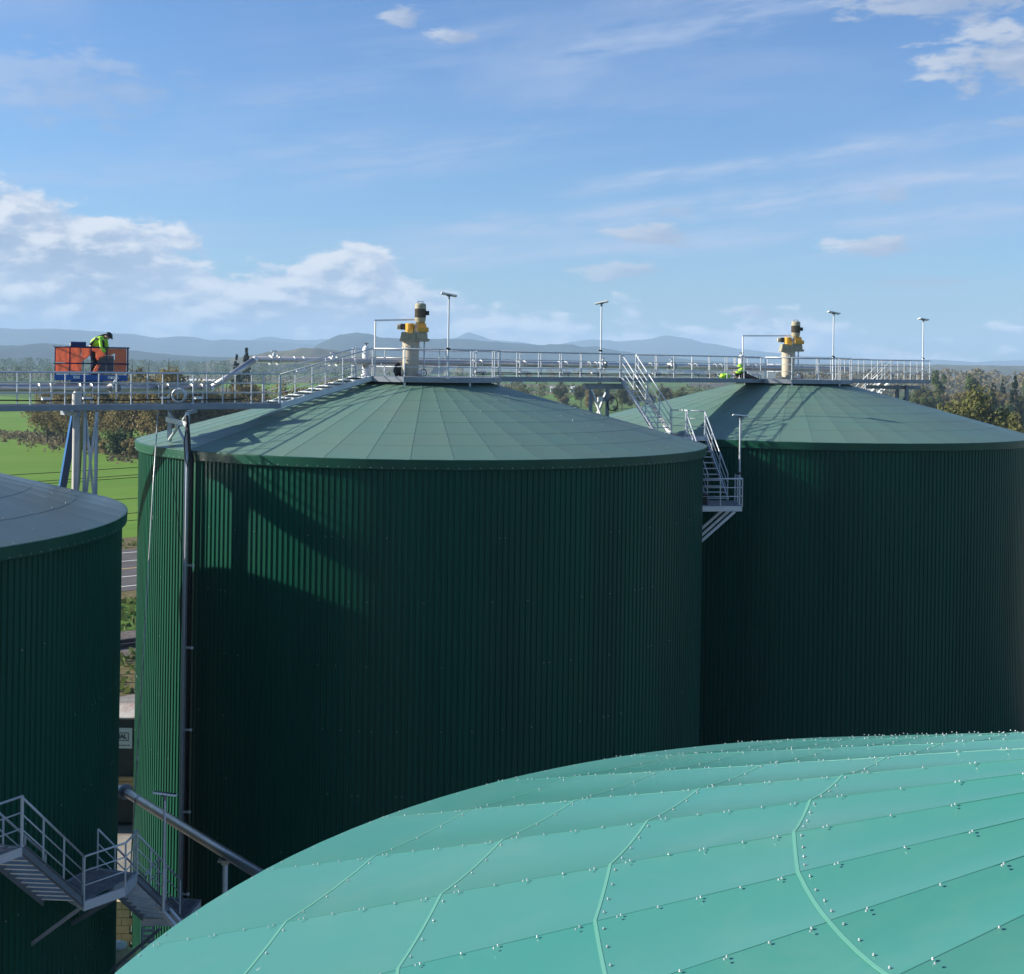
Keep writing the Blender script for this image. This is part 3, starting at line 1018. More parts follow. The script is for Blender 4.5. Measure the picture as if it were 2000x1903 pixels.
# platforms round the mixers
def platform(c, label, t_open):
    o = thing('mixer_platform', label, 'platform', (c.x, c.y, CZ - DK), 'platforms around the mixers')
    n, r = 14, 3.0
    ph = math.atan2(U.y, U.x) + math.pi / n
    pt = [Vector((r * math.cos(ph + 2 * math.pi * i / n), r * math.sin(ph + 2 * math.pi * i / n), 0)) for i in range(n)]
    mb = MB()
    mb.add([p - Vector((0, 0, .005)) for p in pt] + [p - Vector((0, 0, .04)) for p in pt], [tuple(range(n)), tuple(reversed(range(n, 2 * n)))] + [(i, i + n, (i + 1) % n + n, (i + 1) % n) for i in range(n)])
    part('deck_plate', mb, M['grate'], o)
    mb = MB()
    for i in range(n):
        a, b = pt[i], pt[(i + 1) % n]
        mb.bar(a * 1.004 - Vector((0, 0, .10)), b * 1.004 - Vector((0, 0, .10)), 0.02, 0.20)
    part('rim_beam', mb, M['galv_dk'], o)
    mb = MB()
    for i in range(0, n, 2):
        mb.bar(pt[i] * .97 - Vector((0, 0, .12)), pt[i] * .97 - Vector((0, 0, .42)), 0.08, 0.08)
    part('foot', mb, M['galv'], o)
    # railing all round, open where the catwalks arrive
    rail = [p * 0.985 for p in pt]
    arcs = []
    half = n // 2
    if t_open == 2:
        # openings: edge between pt[n-1] and pt[0] (towards +U) and the opposite edge
        arcs = [rail[0:half], rail[half:n]]
    for arc in arcs:
        w = [p + o.location for p in arc]
        railing(o, w, 1.4)
    return o


plat2 = platform(T2, 'round railed platform on top of the middle tank', 2)
plat3 = platform(T3, 'round railed platform on top of the farther tank at the right', 2)


def mixer(c, label):
    o = thing('mixer', label, 'mixer', (c.x, c.y, CZ - DK), 'agitator mixers on the tank tops')
    part('base_flange', MB().lathe([(0.48, 0), (0.48, 0.05), (0.36, 0.06), (0.36, 0.10)], n=24), M['tan'], o)
    mb = MB().lathe([(0.325, 0.06), (0.325, 1.06), (0.36, 1.06), (0.36, 1.16), (0.335, 1.17), (0.345, 1.36), (0.40, 1.40)], n=28)
    part('column', mb, M['tan'], o, False)
    mb = MB()
    for k in range(12):
        a = 2 * math.pi * k / 12
        mb.lathe([(0.025, 0.05), (0.025, 0.10)], (0.43 * math.cos(a), 0.43 * math.sin(a), 0), 6)
        mb.lathe([(0.02, 1.10), (0.02, 1.20)], (0.345 * math.cos(a), 0.345 * math.sin(a), 0), 6)
    part('bolts', mb, M['screw'], o)['kind'] = 'stuff'
    # gearbox: three stepped castings
    mb = MB()
    mb.box((0.14, 0, 1.42), (1.14, 0.74, 0.06))
    mb.add([(-0.42, -.33, 1.45), (.66, -.33, 1.45), (.66, .33, 1.45), (-.42, .33, 1.45), (-.36, -.30, 1.76), (.63, -.30, 1.76), (.63, .30, 1.76), (-.36, .30, 1.76)],
           [(0, 3, 2, 1), (4, 5, 6, 7), (0, 1, 5, 4), (1, 2, 6, 5), (2, 3, 7, 6), (3, 0, 4, 7)])
    mb.box((0.12, -.33, 1.60), (0.10, 0.06, 0.30))
    mb.box((-0.22, -.335, 1.60), (0.30, 0.04, 0.24))
    mb.box((0.44, -.335, 1.58), (0.34, 0.03, 0.20))
    mb.box((0.69, 0, 1.47), (0.14, 0.4, 0.05))
    part('gearbox', mb, M['khaki'], o)
    mb = MB()
    mb.add([(.30, -.29, 1.77), (.70, -.29, 1.77), (.70, .29, 1.77), (.30, .29, 1.77), (.27, -.25, 2.13), (.58, -.25, 2.13), (.56, .24, 2.10), (.30, .24, 2.10), ],
           [(0, 3, 2, 1), (4, 5, 6, 7), (0, 1, 5, 4), (1, 2, 6, 5), (2, 3, 7, 6), (3, 0, 4, 7)])
    mb.box((.50, -.31, 1.86), (.44, .07, .17))
    part('coupling_guard', mb, M['yellow'], o)
    mb = MB().lathe([(0.19, 1.74), (0.20, 2.08), (0.16, 2.11)], (-0.04, -.05, 0), 16)
    mb.add([(-.15, -.33, 1.84), (.10, -.36, 1.90), (.10, -.36, 1.72), (-.02, -.34, 1.70), (-.15, -.29, 1.84), (.10, -.30, 1.90), (.10, -.30, 1.72), (-.02, -.30, 1.70)],
           [(0, 3, 2, 1), (4, 5, 6, 7), (0, 1, 5, 4), (1, 2, 6, 5), (2, 3, 7, 6), (3, 0, 4, 7)])
    part('shaft_cover', mb, M['yellow'], o)
    mb = MB().lathe([(0.10, -0.56), (0.115, -0.55), (0.115, -0.43)], (0, 0, 1.97), 14, 'x')
    part('fan_cowl', mb, M['tan'], o)
    mb = MB().lathe([(0.11, -0.43), (0.11, -0.19)], (0, 0, 1.97), 14, 'x')
    for k in range(6):
        mb.box((-.40 + k * .036, 0, 1.97), (0.010, 0.25, 0.25))
    part('cooling_motor', mb, M['motor'], o)
    mb = MB()
    mb.add([(.12, -.30, 1.76), (.26, -.30, 1.76), (.26, -.1, 1.76), (.12, -.1, 1.76), (.20, -.20, 2.16), (.32, -.20, 2.16), (.32, -.08, 2.16), (.20, -.08, 2.16)],
           [(0, 3, 2, 1), (4, 5, 6, 7), (0, 1, 5, 4), (1, 2, 6, 5), (2, 3, 7, 6), (3, 0, 4, 7)])
    part('bracket', mb, M['khaki'], o)
    # motor
    mx = 0.36
    part('motor_bell', MB().lathe([(0.13, 2.10), (0.19, 2.16), (0.22, 2.30), (0.22, 2.34)], (mx, 0, 0), 22), M['khaki'], o)
    mb = MB().lathe([(0.195, 2.34), (0.195, 2.70)], (mx, 0, 0), 20)
    for k in range(26):
        a = 2 * math.pi * k / 26
        mb.box((mx + .205 * math.cos(a), .205 * math.sin(a), 2.52), (.045, .012, .34), Matrix.Rotation(a, 3, 'Z'))
    mbo = part('motor_body', mb, M['motor'], o)
    mco = part('motor_cowl', MB().lathe([(0.225, 2.70), (0.225, 2.85), (0.19, 2.91), (0.10, 2.92)], (mx, 0, 0), 22), M['khaki'], o)
    mb = MB()
    for dx in (-.1, .1):
        mb.box((mx + dx, 0, 2.95), (.025, .025, .07))
    mb.box((mx, 0, 2.985), (.24, .03, .02))
    part('lifting_handle', mb, M['motor'], mco)
    part('junction_box', MB().box((mx + .285, 0, 2.53), (.13, .16, .17)), M['black'], mbo)
    part('prop', MB().lathe([(0.032, 0.0), (0.032, 1.42)], (0.53, .1, 0), 8), M['galv'], o)
    part('oil_pump', MB().lathe([(0.07, 0.05), (0.09, 0.12), (0.09, 0.2), (0.05, 0.24)], (0.42, -.42, 0), 10), M['galv'], o)
    part('hose', MB().tube([(0.42, -.42, .2), (.52, -.44, .30), (.64, -.4, .26), (.66, -.36, .08), (.60, -.3, .02)], .018, 6), M['black'], o)
    return o


MX2 = T2 + Vector((-.62, 0, 0)); MX3 = T3 + Vector((-.22, 0, 0))
mixer(MX2, 'nearer mixer with beige column and yellow guards on the middle tank')
mixer(MX3, 'farther mixer with beige column and yellow guards on the right tank')


def valve_vessel(c, dx, label):
    o = thing('relief_vessel', label, 'vessel', (c.x + dx, c.y - .3, CZ - DK), 'white vessels on the platforms')
    part('vessel_body', MB().lathe([(0.10, 0.08), (0.15, 0.14), (0.15, 1.0), (0.13, 1.12), (0.06, 1.19)], n=20), M['white'], o, False)
    part('vessel_base', MB().lathe([(0.2, 0.0), (0.2, 0.05), (0.11, 0.06), (0.11, .12)], n=16), M['galv'], o)
    part('valve_wheel', MB().lathe([(0.02, 1.18), (0.02, 1.27), (0.11, 1.27), (0.11, 1.29)], n=12), M['black'], o)
    part('side_cover', MB().lathe([(0.125, 0.0), (0.125, 0.06)], (0.0, -.2, .40), 16, 'y'), M['tan'], o)
    return o


valve_vessel(MX2, -1.75, 'white upright vessel at the left end of the nearer mixer platform')
valve_vessel(MX3, -2.42, 'white upright vessel left of the farther mixer')
for c, dx0, lab in ((MX2, -1.45, 'white bent conduit reaching the motor of the nearer mixer'), (MX3, -2.28, 'white bent conduit reaching the motor of the farther mixer')):
    o = thing('bent_conduit', lab, 'pipe', (c.x, c.y + .15, CZ - DK), 'white bent conduits at the mixers')
    zt = 2.18 if c is MX2 else 2.12
    part('riser', MB().tube([(dx0, 0, 0), (dx0, 0, zt)], 0.036, 8), M['white'], o)
    part('crossarm', MB().bar((dx0 - .035, 0, zt + .03), (0.2, 0, zt + (.09 if c is MX2 else .07)), 0.06, 0.065), M['white'], o)

# loose things on the nearer platform
def blob(name, c, size, m, seed, label, cat):
    mb = MB()
    rg = random.Random(seed)
    n1, n2 = 10, 14
    vs = []
    for i in range(n1 + 1):
        th = math.pi * i / n1
        for j in range(n2):
            ph = 2 * math.pi * j / n2
            v = Vector((math.sin(th) * math.cos(ph), math.sin(th) * math.sin(ph), math.cos(th)))
            k = 1 + 0.38 * noise.noise(v * 1.9 + Vector((seed, 0, 0))) + 0.12 * noise.noise(v * 5 + Vector((0, seed, 0)))
            vs.append((v.x * size[0] * k, v.y * size[1] * k, max(0.0, size[2] * (1 + v.z * k))))
    fs = [(i * n2 + j, (i + 1) * n2 + j, (i + 1) * n2 + (j + 1) % n2, i * n2 + (j + 1) % n2) for i in range(n1) for j in range(n2)]
    mb.add(vs, fs)
    o = part(name, mb, m, None, False, c)
    return tag(o, label, cat)


pb = (MX2.x, MX2.y, CZ - DK)
blob('plastic_bag', (pb[0] - .50, pb[1] - .35, pb[2]), (.17, .15, .26), M['black'], 3, 'crumpled black plastic bag beside the base of the nearer mixer', 'bag')
bar_ = thing('leaning_bar', 'light steel bar leaning in the railing left of the nearer mixer', 'bar', (pb[0] - .85, pb[1] - 1.6, pb[2]))
part('flat_bar', MB().bar((0.02, 0, 0), (-.19, .05, .52), .05, .02), M['white'], bar_)
jk = blob('folded_jacket', tuple(row(RS - 5.05, -.2, DK)), (.26, .2, .13), M['lime'], 9, 'yellow lime jacket lying on the catwalk just before the farther platform', 'jacket')

# ------------------------------------------------------------------ lamps
def solar_lamp(p, h, label, az=0.0, tilt=8.0, ctrl=True):
    o = thing('solar_lamp', label, 'lamp', tuple(p), 'solar street lamps', R(az))
    part('pole', MB().lathe([(0.042, 0), (0.042, h * .35), (0.034, h * .36), (0.034, h - .12)], n=10), M['galv'], o)
    part('base_plate', MB().box((0, 0, .01), (.16, .16, .02)), M['galv'], o)
    hd = MB()
    hd.lathe([(0.045, h - .14), (0.045, h - .04), (0.10, h - .02), (0.10, h - .005)], n=10)
    part('bracket', hd, M['galv_dk'], o)
    rt = Matrix.Rotation(R(tilt), 3, 'Y') @ Matrix.Rotation(R(-10), 3, 'X')
    lh_ = part('lamp_head', MB().box((0, 0, h + .03), (.60, .26, .045), rt), M['white'], o)
    pn = MB()
    for k in range(6):
        for l in range(2):
            off = rt @ Vector((-.24 + k * .096, -.055 + l * .11, .026))
            pn.box(Vector((0, 0, h + .03)) + off, (.084, .098, .004), rt)
    part('solar_panel', pn, M['solar'], lh_)['kind'] = 'stuff'
    if ctrl:
        part('control_box', MB().box((0.0, -.05, h * .36), (.15, .09, .05), Matrix.Rotation(R(25), 3, 'X') @ Matrix.Rotation(R(18), 3, 'Y')), M['black'], o)
    return o


solar_lamp((-2.42, 50.3, CZ - DK - .05), 3.15, 'solar lamp on the nearer mixer platform, just right of the mixer', 10, 10)
solar_lamp(row(10.15, .70, DK), 3.35, 'solar lamp on the long catwalk where the stairs go down', -15, -12)
solar_lamp((15.65, 64.9, CZ - DK - .05), 3.30, 'solar lamp on the farther platform, right of its mixer', 10, 10)
solar_lamp(row(RS + 11.15, -.3, DK), 3.35, 'solar lamp at the outer end of the short right catwalk', 20, 8)

# ------------------------------------------------------------------ support towers below the catwalks
def brace(mb, a, b, w=0.09):
    mb.bar(a, b, w, w * .7)


def tower(label, pts, ztop, m='galv', w=0.12, levels=None, name='support_tower'):
    c = sum((Vector(p) for p in pts), Vector()) / len(pts)
    c.z = 0.0
    o = thing(name, label, 'support', (c.x, c.y, 0), 'steel supports below the catwalks')
    for p in pts:
        q = Vector((p[0] - c.x, p[1] - c.y, 0))
        z0 = p[2]
        mb = MB()
        mb.bar(q + Vector((0, 0, z0)), q + Vector((0, 0, ztop)), w, 0.012, (1, 0, 0))
        mb.bar(q + Vector((0, w / 2 + .006, z0)), q + Vector((0, w / 2 + .006, ztop)), 0.012, w, (1, 0, 0))
        mb.bar(q + Vector((0, -w / 2 - .006, z0)), q + Vector((0, -w / 2 - .006, ztop)), 0.012, w, (1, 0, 0))
        part('column', mb, M[m], o)
    return o, c


# left: two legs, X bracing and a cream round column
pl_ = [(row(-14.55, .55, 0).x, row(-14.55, .55, 0).y, 0), (row(-13.45, -.35, 0).x, row(-13.45, -.35, 0).y, 0)]
pl_ = [(-14.06, 43.95, 0), (-13.62, 43.75, 0)]
tw, tc = tower('braced steel support with a cream round column, below the left catwalk', pl_, CZ - DL - .22, 'galv', .085)
a0, b0 = Vector(pl_[0]) - tc, Vector(pl_[1]) - tc
for k in range(4):
    z1 = CZ - DL - .5 - k * 3.6
    mb = MB(); brace(mb, a0 + Vector((0, .09, z1)), b0 + Vector((0, .09, z1 - 3.3)), .07)
    part('brace', mb, M['galv'], tw)
    mb = MB(); brace(mb, b0 + Vector((0, -.09, z1)), a0 + Vector((0, -.09, z1 - 3.3)), .07)
    part('brace', mb, M['galv'], tw)
part('round_column', MB().lathe([(0.12, 0), (0.12, CZ - DL - .1), (.15, CZ - DL - .1), (.15, CZ - DL + .36), (.08, CZ - DL + .45)], (-14.34 - tc.x, 43.92 - tc.y, 0), 18), M['tan2'], tw)
part('cap_beam', MB().bar(row(-14.4, -.75, DL + .3) - tc, row(-14.4, .75, DL + .3) - tc, .12, .14), M['galv_dk'], tw)
# frame beside the middle tank wall
fx = [(-10.88, 44.74, 0), (-12.0, 46.8, CZ - 2.92)]
tw2, tc2 = tower('small crossed steel frame carrying the left catwalk at the middle tank eave', fx, CZ - DL - .22, 'galv', .13)
a0, b0 = Vector((fx[0][0], fx[0][1], 0)) - tc2, Vector((fx[1][0], fx[1][1], 0)) - tc2
for (p, q) in ((a0, b0), (b0, a0)):
    mb = MB(); brace(mb, p + Vector((0, -.08, CZ - DL - .3)), q + Vector((0, -.08, CZ - 2.85)), .08)
    part('brace', mb, M['galv'], tw2)
part('cross_plate', MB().bar(a0 + Vector((-.02, -.12, CZ - 2.18)), b0 + Vector((-.1, -.12, CZ - 2.12)), .04, .17), M['white'], tw2)
part('corbel', MB().bar(a0 + Vector((0, 0, CZ - DL - .24)), row(-10.2, -.6, DL + .24) - tc2, .1, .12), M['galv_dk'], tw2)
# between the tanks
m0 = row(8.75, -.2, 0); m1 = row(9.75, -.2, 0)
fx = [(m0.x, m0.y, 0), (m1.x, m1.y, 0)]
tw3, tc3 = tower('steel support with crossed braces between the two tanks, left of the stairs', fx, CZ - DK - .48, 'galv_dk', .16)
a0, b0 = Vector((fx[0][0], fx[0][1], 0)) - tc3, Vector((fx[1][0], fx[1][1], 0)) - tc3
zb = CZ - DK - .5
mb = MB(); brace(mb, a0 + Vector((0, -.1, zb)), b0 + Vector((0, -.1, zb - 1.9)), .1); part('brace', mb, M['white'], tw3)
mb = MB(); brace(mb, b0 + Vector((0, .1, zb)), a0 + Vector((0, .1, zb - 1.9)), .1); part('brace', mb, M['galv_dk'], tw3)
part('cap_beam', MB().bar(a0 + Vector((-.3, -.02, zb + .12)), b0 + Vector((.9, .5, zb + .12)), .22, .24), M['galv_dk'], tw3)
part('white_plate', MB().bar(a0 + Vector((.32, .22, zb - .46)), b0 + Vector((.05, .22, zb - .46)), .05, .2), M['white'], tw3)
mb = MB()
for k in range(4):
    c_ = b0 + Vector((.22, -.05 - .03 * k, zb - .66))
    ring = [c_ + Vector((.23 * math.cos(2 * math.pi * j / 18), 0, .30 * math.sin(2 * math.pi * j / 18))) for j in range(19)]
    mb.tube(ring, .024, 6, False)
coil = part('cable_coil', mb, M['black'], None, True, tuple(tc3))
tag(coil, 'black cable coil hanging on the support between the tanks', 'cable')
# right end
e0 = row(RS + 9.9, 0, 0)
fx = [(e0.x, e0.y - .4, 0), (e0.x - .2, e0.y + .7, 0)]
tw4, tc4 = tower('single dark steel leg under the outer end of the right catwalk', fx, CZ - DK - .3, 'galv_dk', .17)
mb = MB(); brace(mb, Vector((0, -.5, CZ - DK - 1.0)), Vector((-1.2, -1.2, CZ - DK - 2.3)), .1); part('brace', mb, M['galv_dk'], tw4)
part('cap_beam', MB().bar(Vector((-2.2, -.6, CZ - DK - .42)), Vector((.9, -.3, CZ - DK - .42)), .2, .2), M['galv_dk'], tw4)

# ------------------------------------------------------------------ stair flights
def flight(o, a, b, width, side, n, stringer='galv', rails=(-1, 1), h=1.0, open_r=True):
    """steep flight from a (top) to b (bottom); points on the centre line; side = unit vector across"""
    inv = -o.location
    a = Vector(a) + inv; b = Vector(b) + inv
    side = Vector(side).normalized()
    hd = (b - a); hd.z = 0; hd.normalize()
    for s_ in (-1, 1):
        of = side * (width / 2 + .02) * s_
        mb = MB(); mb.bar(a + of - Vector((0, 0, .06)), b + of - Vector((0, 0, .06)), 0.02, 0.22)
        mb.bar(a + of * 1.04 + Vector((0, 0, .045)), b + of * 1.04 + Vector((0, 0, .045)), 0.06, 0.012)
        mb.bar(a + of * 1.04 - Vector((0, 0, .165)), b + of * 1.04 - Vector((0, 0, .165)), 0.06, 0.012)
        part('stringer', mb, M[stringer], o)
    me = MB().bar(-side * width / 2, side * width / 2, 0.24, 0.03).mesh('tread', M['galv'])
    for i in range(n):
        f = (i + .7) / n
        obj('tread', me, o, a + (b - a) * f)
    for s_ in rails:
        of = side * (width / 2) * s_
        railing(o, [a + of - inv, b + of - inv], 1.15, h, (0.36, 0.68))


def landing(o, corners, h=0.18, rails=(), m='galv'):
    """corners in order; deck grating with channel edges; rails: list of index lists"""
    inv = -o.location
    grating(o, corners, n_bars=18)
    n = len(corners)
    cen = sum((Vector(c) for c in corners), Vector()) / n
    for i in range(n):
        a, b = Vector(corners[i]), Vector(corners[(i + 1) % n])
        mid = (a + b) / 2 - cen
        channel(o, a - Vector((0, 0, h / 2)), b - Vector((0, 0, h / 2)), h, .07, 'edge_beam', m, Vector((mid.x, mid.y, 0)))
    for r in rails:
        railing(o, [corners[i] if isinstance(i, int) else i for i in r], 0.8)


st1 = thing('stairway', 'double flight of bright steel stairs descending between the middle and farther tanks', 'stairs', tuple(row(10.6, -.62, DK)))
top = row(10.6, -.66, DK)
b1 = Vector((6.65, 57.6, CZ - 2.95))
flight(st1, top, b1, 0.86, U, 11, 'galv', (-1, 1), 1.05)
lc = [Vector((6.2, 57.4, CZ - 2.97)), Vector((7.3, 56.4, CZ - 2.97)), Vector((8.35, 57.2, CZ - 2.97)), Vector((7.0, 58.6, CZ - 2.97))]
landing(st1, lc, .18, ([2, 3],))
b2a = Vector((7.85, 56.75, CZ - 2.97)); b2b = Vector((8.35, 53.6, CZ - 5.35))
flight(st1, b2a, b2b, 0.84, Vector((.98, .16, 0)), 11, 'galv', (-1, 1), 1.05)
lc2 = [Vector((7.25, 51.3, CZ - 5.38)), Vector((9.0, 51.6, CZ - 5.38)), Vector((9.05, 53.6, CZ - 5.38)), Vector((7.15, 53.6, CZ - 5.38))]
landing(st1, lc2, .2, ([0, 1, 2],))
for y in (51.5, 52.4, 53.4):
    part('knee_brace', MB().bar(Vector((8.7, y, CZ - 5.58)) - st1.location, Vector((6.9, y - .1, CZ - 7.2)) - st1.location, .09, .1), M['galv'], st1)
stp = MB().box(Vector((7.45, 52.0, CZ - 5.15)) - st1.location, (.45, .6, .42))
part('switch_box', stp, M['black'], st1)
solar_lamp((8.95, 52.0, CZ - 5.37), 3.45, 'solar lamp on the small landing at the foot of the stairs between the tanks', 0, 6)

st2 = thing('stairway', 'pale steel stairs going down behind the short right catwalk', 'stairs', tuple(row(RS + 9.2, .62, DK)))
flight(st2, row(RS + 9.2, .68, DK), row(RS + 9.2, .68, DK) + N * 2.8 - Vector((0, 0, 2.4)), .86, U, 11, 'galv', (-1, 1), 1.05)
q0 = row(RS + 8.7, 3.5, DK + 2.42)
q = [q0, q0 + U * 1.1, q0 + U * 1.1 + N * 1.1, q0 + N * 1.1]
landing(st2, q, .18, ([1, 2, 3],))
flight(st2, q0 - U * .02 + N * .5, q0 - U * 3.0 + N * .5 - Vector((0, 0, 2.3)), .86, N, 10, 'galv', (-1, 1), 1.05)

# stairs round the left tank
st3 = thing('stairway', 'grey steel stairs with a landing winding down the left tank', 'stairs', (-10.0, 31.0, CZ - 12.7))
ua = [Vector((-12.5, 26.0, CZ - 10.3)), Vector((-11.1, 26.3, CZ - 10.3)), Vector((-10.15, 28.0, CZ - 10.3)), Vector((-11.2, 28.2, CZ - 10.3))]
landing(st3, ua, .2, ([1, 2],))
flight(st3, Vector((-10.65, 28.1, CZ - 10.32)), Vector((-10.3, 31.15, CZ - 12.68)), .9, Vector((1, -.05, 0)), 12, 'galv_dk', (-1, 1), 1.03)
lc3 = [Vector((-9.80, 31.06, CZ - 12.7)), Vector((-9.10, 31.97, CZ - 12.7)), Vector((-9.05, 32.8, CZ - 12.7)), Vector((-10.3, 33.2, CZ - 12.7)), Vector((-10.75, 32.0, CZ - 12.7))]
landing(st3, lc3, .22, ([0, 1, 2],))
fa = Vector((-9.62, 32.95, CZ - 12.72)); fb = Vector((-9.22, 36.0, CZ - 15.1))
flight(st3, fa, fb, .95, Vector((1, -.12, 0)), 11, 'galv_dk', (-1, 1), 1.03)
lc4 = [fb + Vector((-.55, -.1, 0)), fb + Vector((.65, -.1, 0)), fb + Vector((.75, 1.2, 0)), fb + Vector((-.5, 1.4, 0))]
landing(st3, lc4, .2, ([0, 3],))
mb = MB()
for (a, b) in ((Vector((-9.9, 31.3, CZ - 12.9)), Vector((-11.3, 31.5, CZ - 14.0))), (Vector((-9.2, 32.0, CZ - 12.9)), Vector((-10.9, 33.2, CZ - 14.2))),
               (fb + Vector((0, -.3, -.2)), fb + Vector((-1.6, .2, -1.7))), (fb + Vector((.5, .2, -.2)), fb + Vector((-1.3, 1.0, -1.9)))):
    part('knee_brace', MB().bar(a - st3.location, b - st3.location, .09, .09), M['galv_dk'], st3)
solar_lamp((-8.72, 34.1, CZ - 14.15), 2.98, 'solar lamp rising beside the lower stairs in front of the lit green cladding', 5, 8, False)
tb = thing('steel_bracket', 'pair of steel beams painted white as if sunlit, with dark struts beside the lower stairs', 'frame', (-8.55, 34.5, CZ - 14.75))
for dy in (0, .35):
    part('beam', MB().bar((-.6, .6 + dy, .35), (.9, -.7 + dy, -.45), .08, .12), M['white'], tb)  # white paint stands in for sun on the steel edges
part('strut', MB().bar((-1.3, 0, -.95), (1.2, -.2, -.35), .1, .12), M['galv_dk'], tb)
part('strut', MB().bar((-1.2, 0, -1.0), (.5, -.7, -1.9), .1, .12), M['galv_dk'], tb)

# ------------------------------------------------------------------ pipes
def pipe_run(label, pts, r, supports, elbows=True, m='pipe', clamps=()):
    o = thing('gas_pipe', label, 'pipe', tuple(pts[0]), 'steel process pipes')
    inv = -o.location
    for a, b in zip(pts, pts[1:]):
        d = (b - a).normalized()
        part('pipe_section', MB().tube([a + inv, b + inv], r, 16), M[m], o, True)
    if elbows:
        for p in pts[1:-1]:
            mb = MB()
            mb.lathe([(0.0 + r * .3, -r * 1.02), (r * .85, -r * .7), (r * 1.12, -r * .2), (r * 1.12, r * .2), (r * .85, r * .7), (r * .3, r * 1.02)], tuple(p + inv), 14)
            part('elbow', mb, M['white'], o, True)
    return o


poff = 1.15
pp = [row(-25, poff, 1.03), row(-8.75, poff, 1.05), row(-7.0, poff, -.02), row(RS + 6.5, poff + .1, .03)]
gp = pipe_run('long stainless gas pipe behind the catwalks, with a sloping rise at the middle tank', pp, .125, ())
inv = -gp.location
def support(t, d_pipe, deck, wide=.46):
    b = row(t, poff - .1, deck)
    mb = MB()
    mb.bar(row(t + .15, poff - .28, deck + .05) + inv, row(t + .15, poff - .28, d_pipe + .36) + inv, .07, .05)
    part('support_leg', mb, M['galv'], gp)
    part('support_plate', MB().bar(row(t - wide / 2, poff - .30, d_pipe + .36) + inv, row(t + wide / 2, poff - .30, d_pipe + .36) + inv, .16, .11), M['white'], gp)  # sunlit bracket face, its brightness put into the white colour
    mb = MB()
    for dt in (-.16, .24):
        ring = [row(t + dt, poff, d_pipe) + inv + (N * math.cos(a) + Vector((0, 0, 1)) * math.sin(a)) * .14 for a in [math.pi * (.02 + .96 * k / 10) for k in range(11)]]
        mb.tube(ring, .026, 6)
        mb.bar(row(t + dt, poff - .14, d_pipe) + inv, row(t + dt, poff - .14, d_pipe + .34) + inv, .03, .03)
    part('pipe_clamp', mb, M['screw'], gp)


for t in (-24, -19.3, -14.9, -13.5, -10.7, -9.4):
    support(t, 1.04, DL, .3)
for t in (-5.2, 3.4, 5.8, 8.2, 10.0, 13.9, 16.6, 18.4, 21.0):
    support(t, 0.0, DK)
# valves on the pipe: one left, one on the slope, one near the stairs, one near the farther platform
for t, d_ in ((-12.4, 1.04), (-6.2, -.02), (-3.6, 0.0), (10.7, 0.0), (15.2, .01)):
    c = row(t, poff, d_) + inv
    mb = MB()
    for k in (-.16, .16):
        q_ = c + U * k
        ring = []
        mb.tube([q_ - U * .02, q_ + U * .02], .19, 14)
    part('flange', mb, M['screw'], gp)
    mb = MB().lathe([(.07, .1), (.07, .24), (.03, .25), (.03, .34)], tuple(c), 10)
    mb.tube([c + Vector((0, 0, .33)) - U * .13, c + Vector((0, 0, .33)) + U * .13], .022, 6)
    part('valve', mb, M['galv'], gp)
for off, d_, r_ in ((.55, DK - .16, .022), (.50, DK - .10, .015)):
    part('conduit', MB().tube([row(2.9 + k * .6, off, d_ + .012 * math.sin(k * 1.7)) + inv for k in range(28)], r_, 5), M['black'], gp, True)
part('conduit', MB().tube([row(-24.5 + k * .6, .55, DL - .12 + .012 * math.sin(k * 1.3)) + inv for k in range(29)], .022, 5), M['black'], gp, True)
# coil of hose on the left catwalk
mb = MB()
for k in range(6):
    rr = .22 + .012 * (k % 3)
    c_ = Vector((0, .04 * k, 0))
    mb.tube([c_ + Vector((rr * math.cos(2 * math.pi * j / 22), 0, rr * math.sin(2 * math.pi * j / 22))) for j in range(23)], .022, 6, False)
hc = part('hose_coil', mb, M['galv'], None, True, tuple(row(-10.75, -.35, DL - .29)))
tag(hc, 'grey hose coil standing on the left catwalk', 'hose')

# big pipe low between the tanks
lp = [Vector((-13.0, 44.3, CZ - 14.15)), Vector((-12.45, 43.6, CZ - 14.2)), Vector((-2.2, 29.4, CZ - 13.25))]
o = thing('process_pipe', 'thick grey pipe crossing low between the left tank and the turquoise roof', 'pipe', tuple(lp[0]))
inv2 = -o.location
part('pipe_section', MB().tube([lp[1] + inv2, lp[2] + inv2], .145, 18), M['pipe'], o, True)
d_ = (lp[2] - lp[1]).normalized()
part('flange', MB().tube([lp[1] + inv2 - d_ * .05, lp[1] + inv2 + d_ * .05], .25, 18), M['galv_dk'], o)
part('pipe_elbow', MB().tube([lp[1] + inv2 - d_ * .02, lp[1] + inv2 - d_ * .3, lp[1] + inv2 - d_ * .5 + Vector((-.3, 0, -.1)), lp[1] + inv2 - d_ * .55 + Vector((-1.6, -.4, -.15))], .15, 14), M['pipe'], o, True)
part('weld_collar', MB().tube([lp[1] + inv2 + d_ * 1.2, lp[1] + inv2 + d_ * 1.3], .152, 16), M['galv'], o)
sp_ = lp[1] + (lp[2] - lp[1]) * .455
ps = thing('pipe_support', 'steel post holding up the thick grey pipe above the turquoise roof edge', 'support', (sp_.x, sp_.y, 0))
part('post', MB().lathe([(.13, 0), (.13, sp_.z - 1.5), (.075, sp_.z - 1.48), (.075, sp_.z - .2)], n=12), M['galv'], ps)
part('saddle', MB().box((0, 0, sp_.z - .18), (.36, .36, .05)).box((0, 0, sp_.z - .24), (.2, .2, .12)), M['tan'], ps)
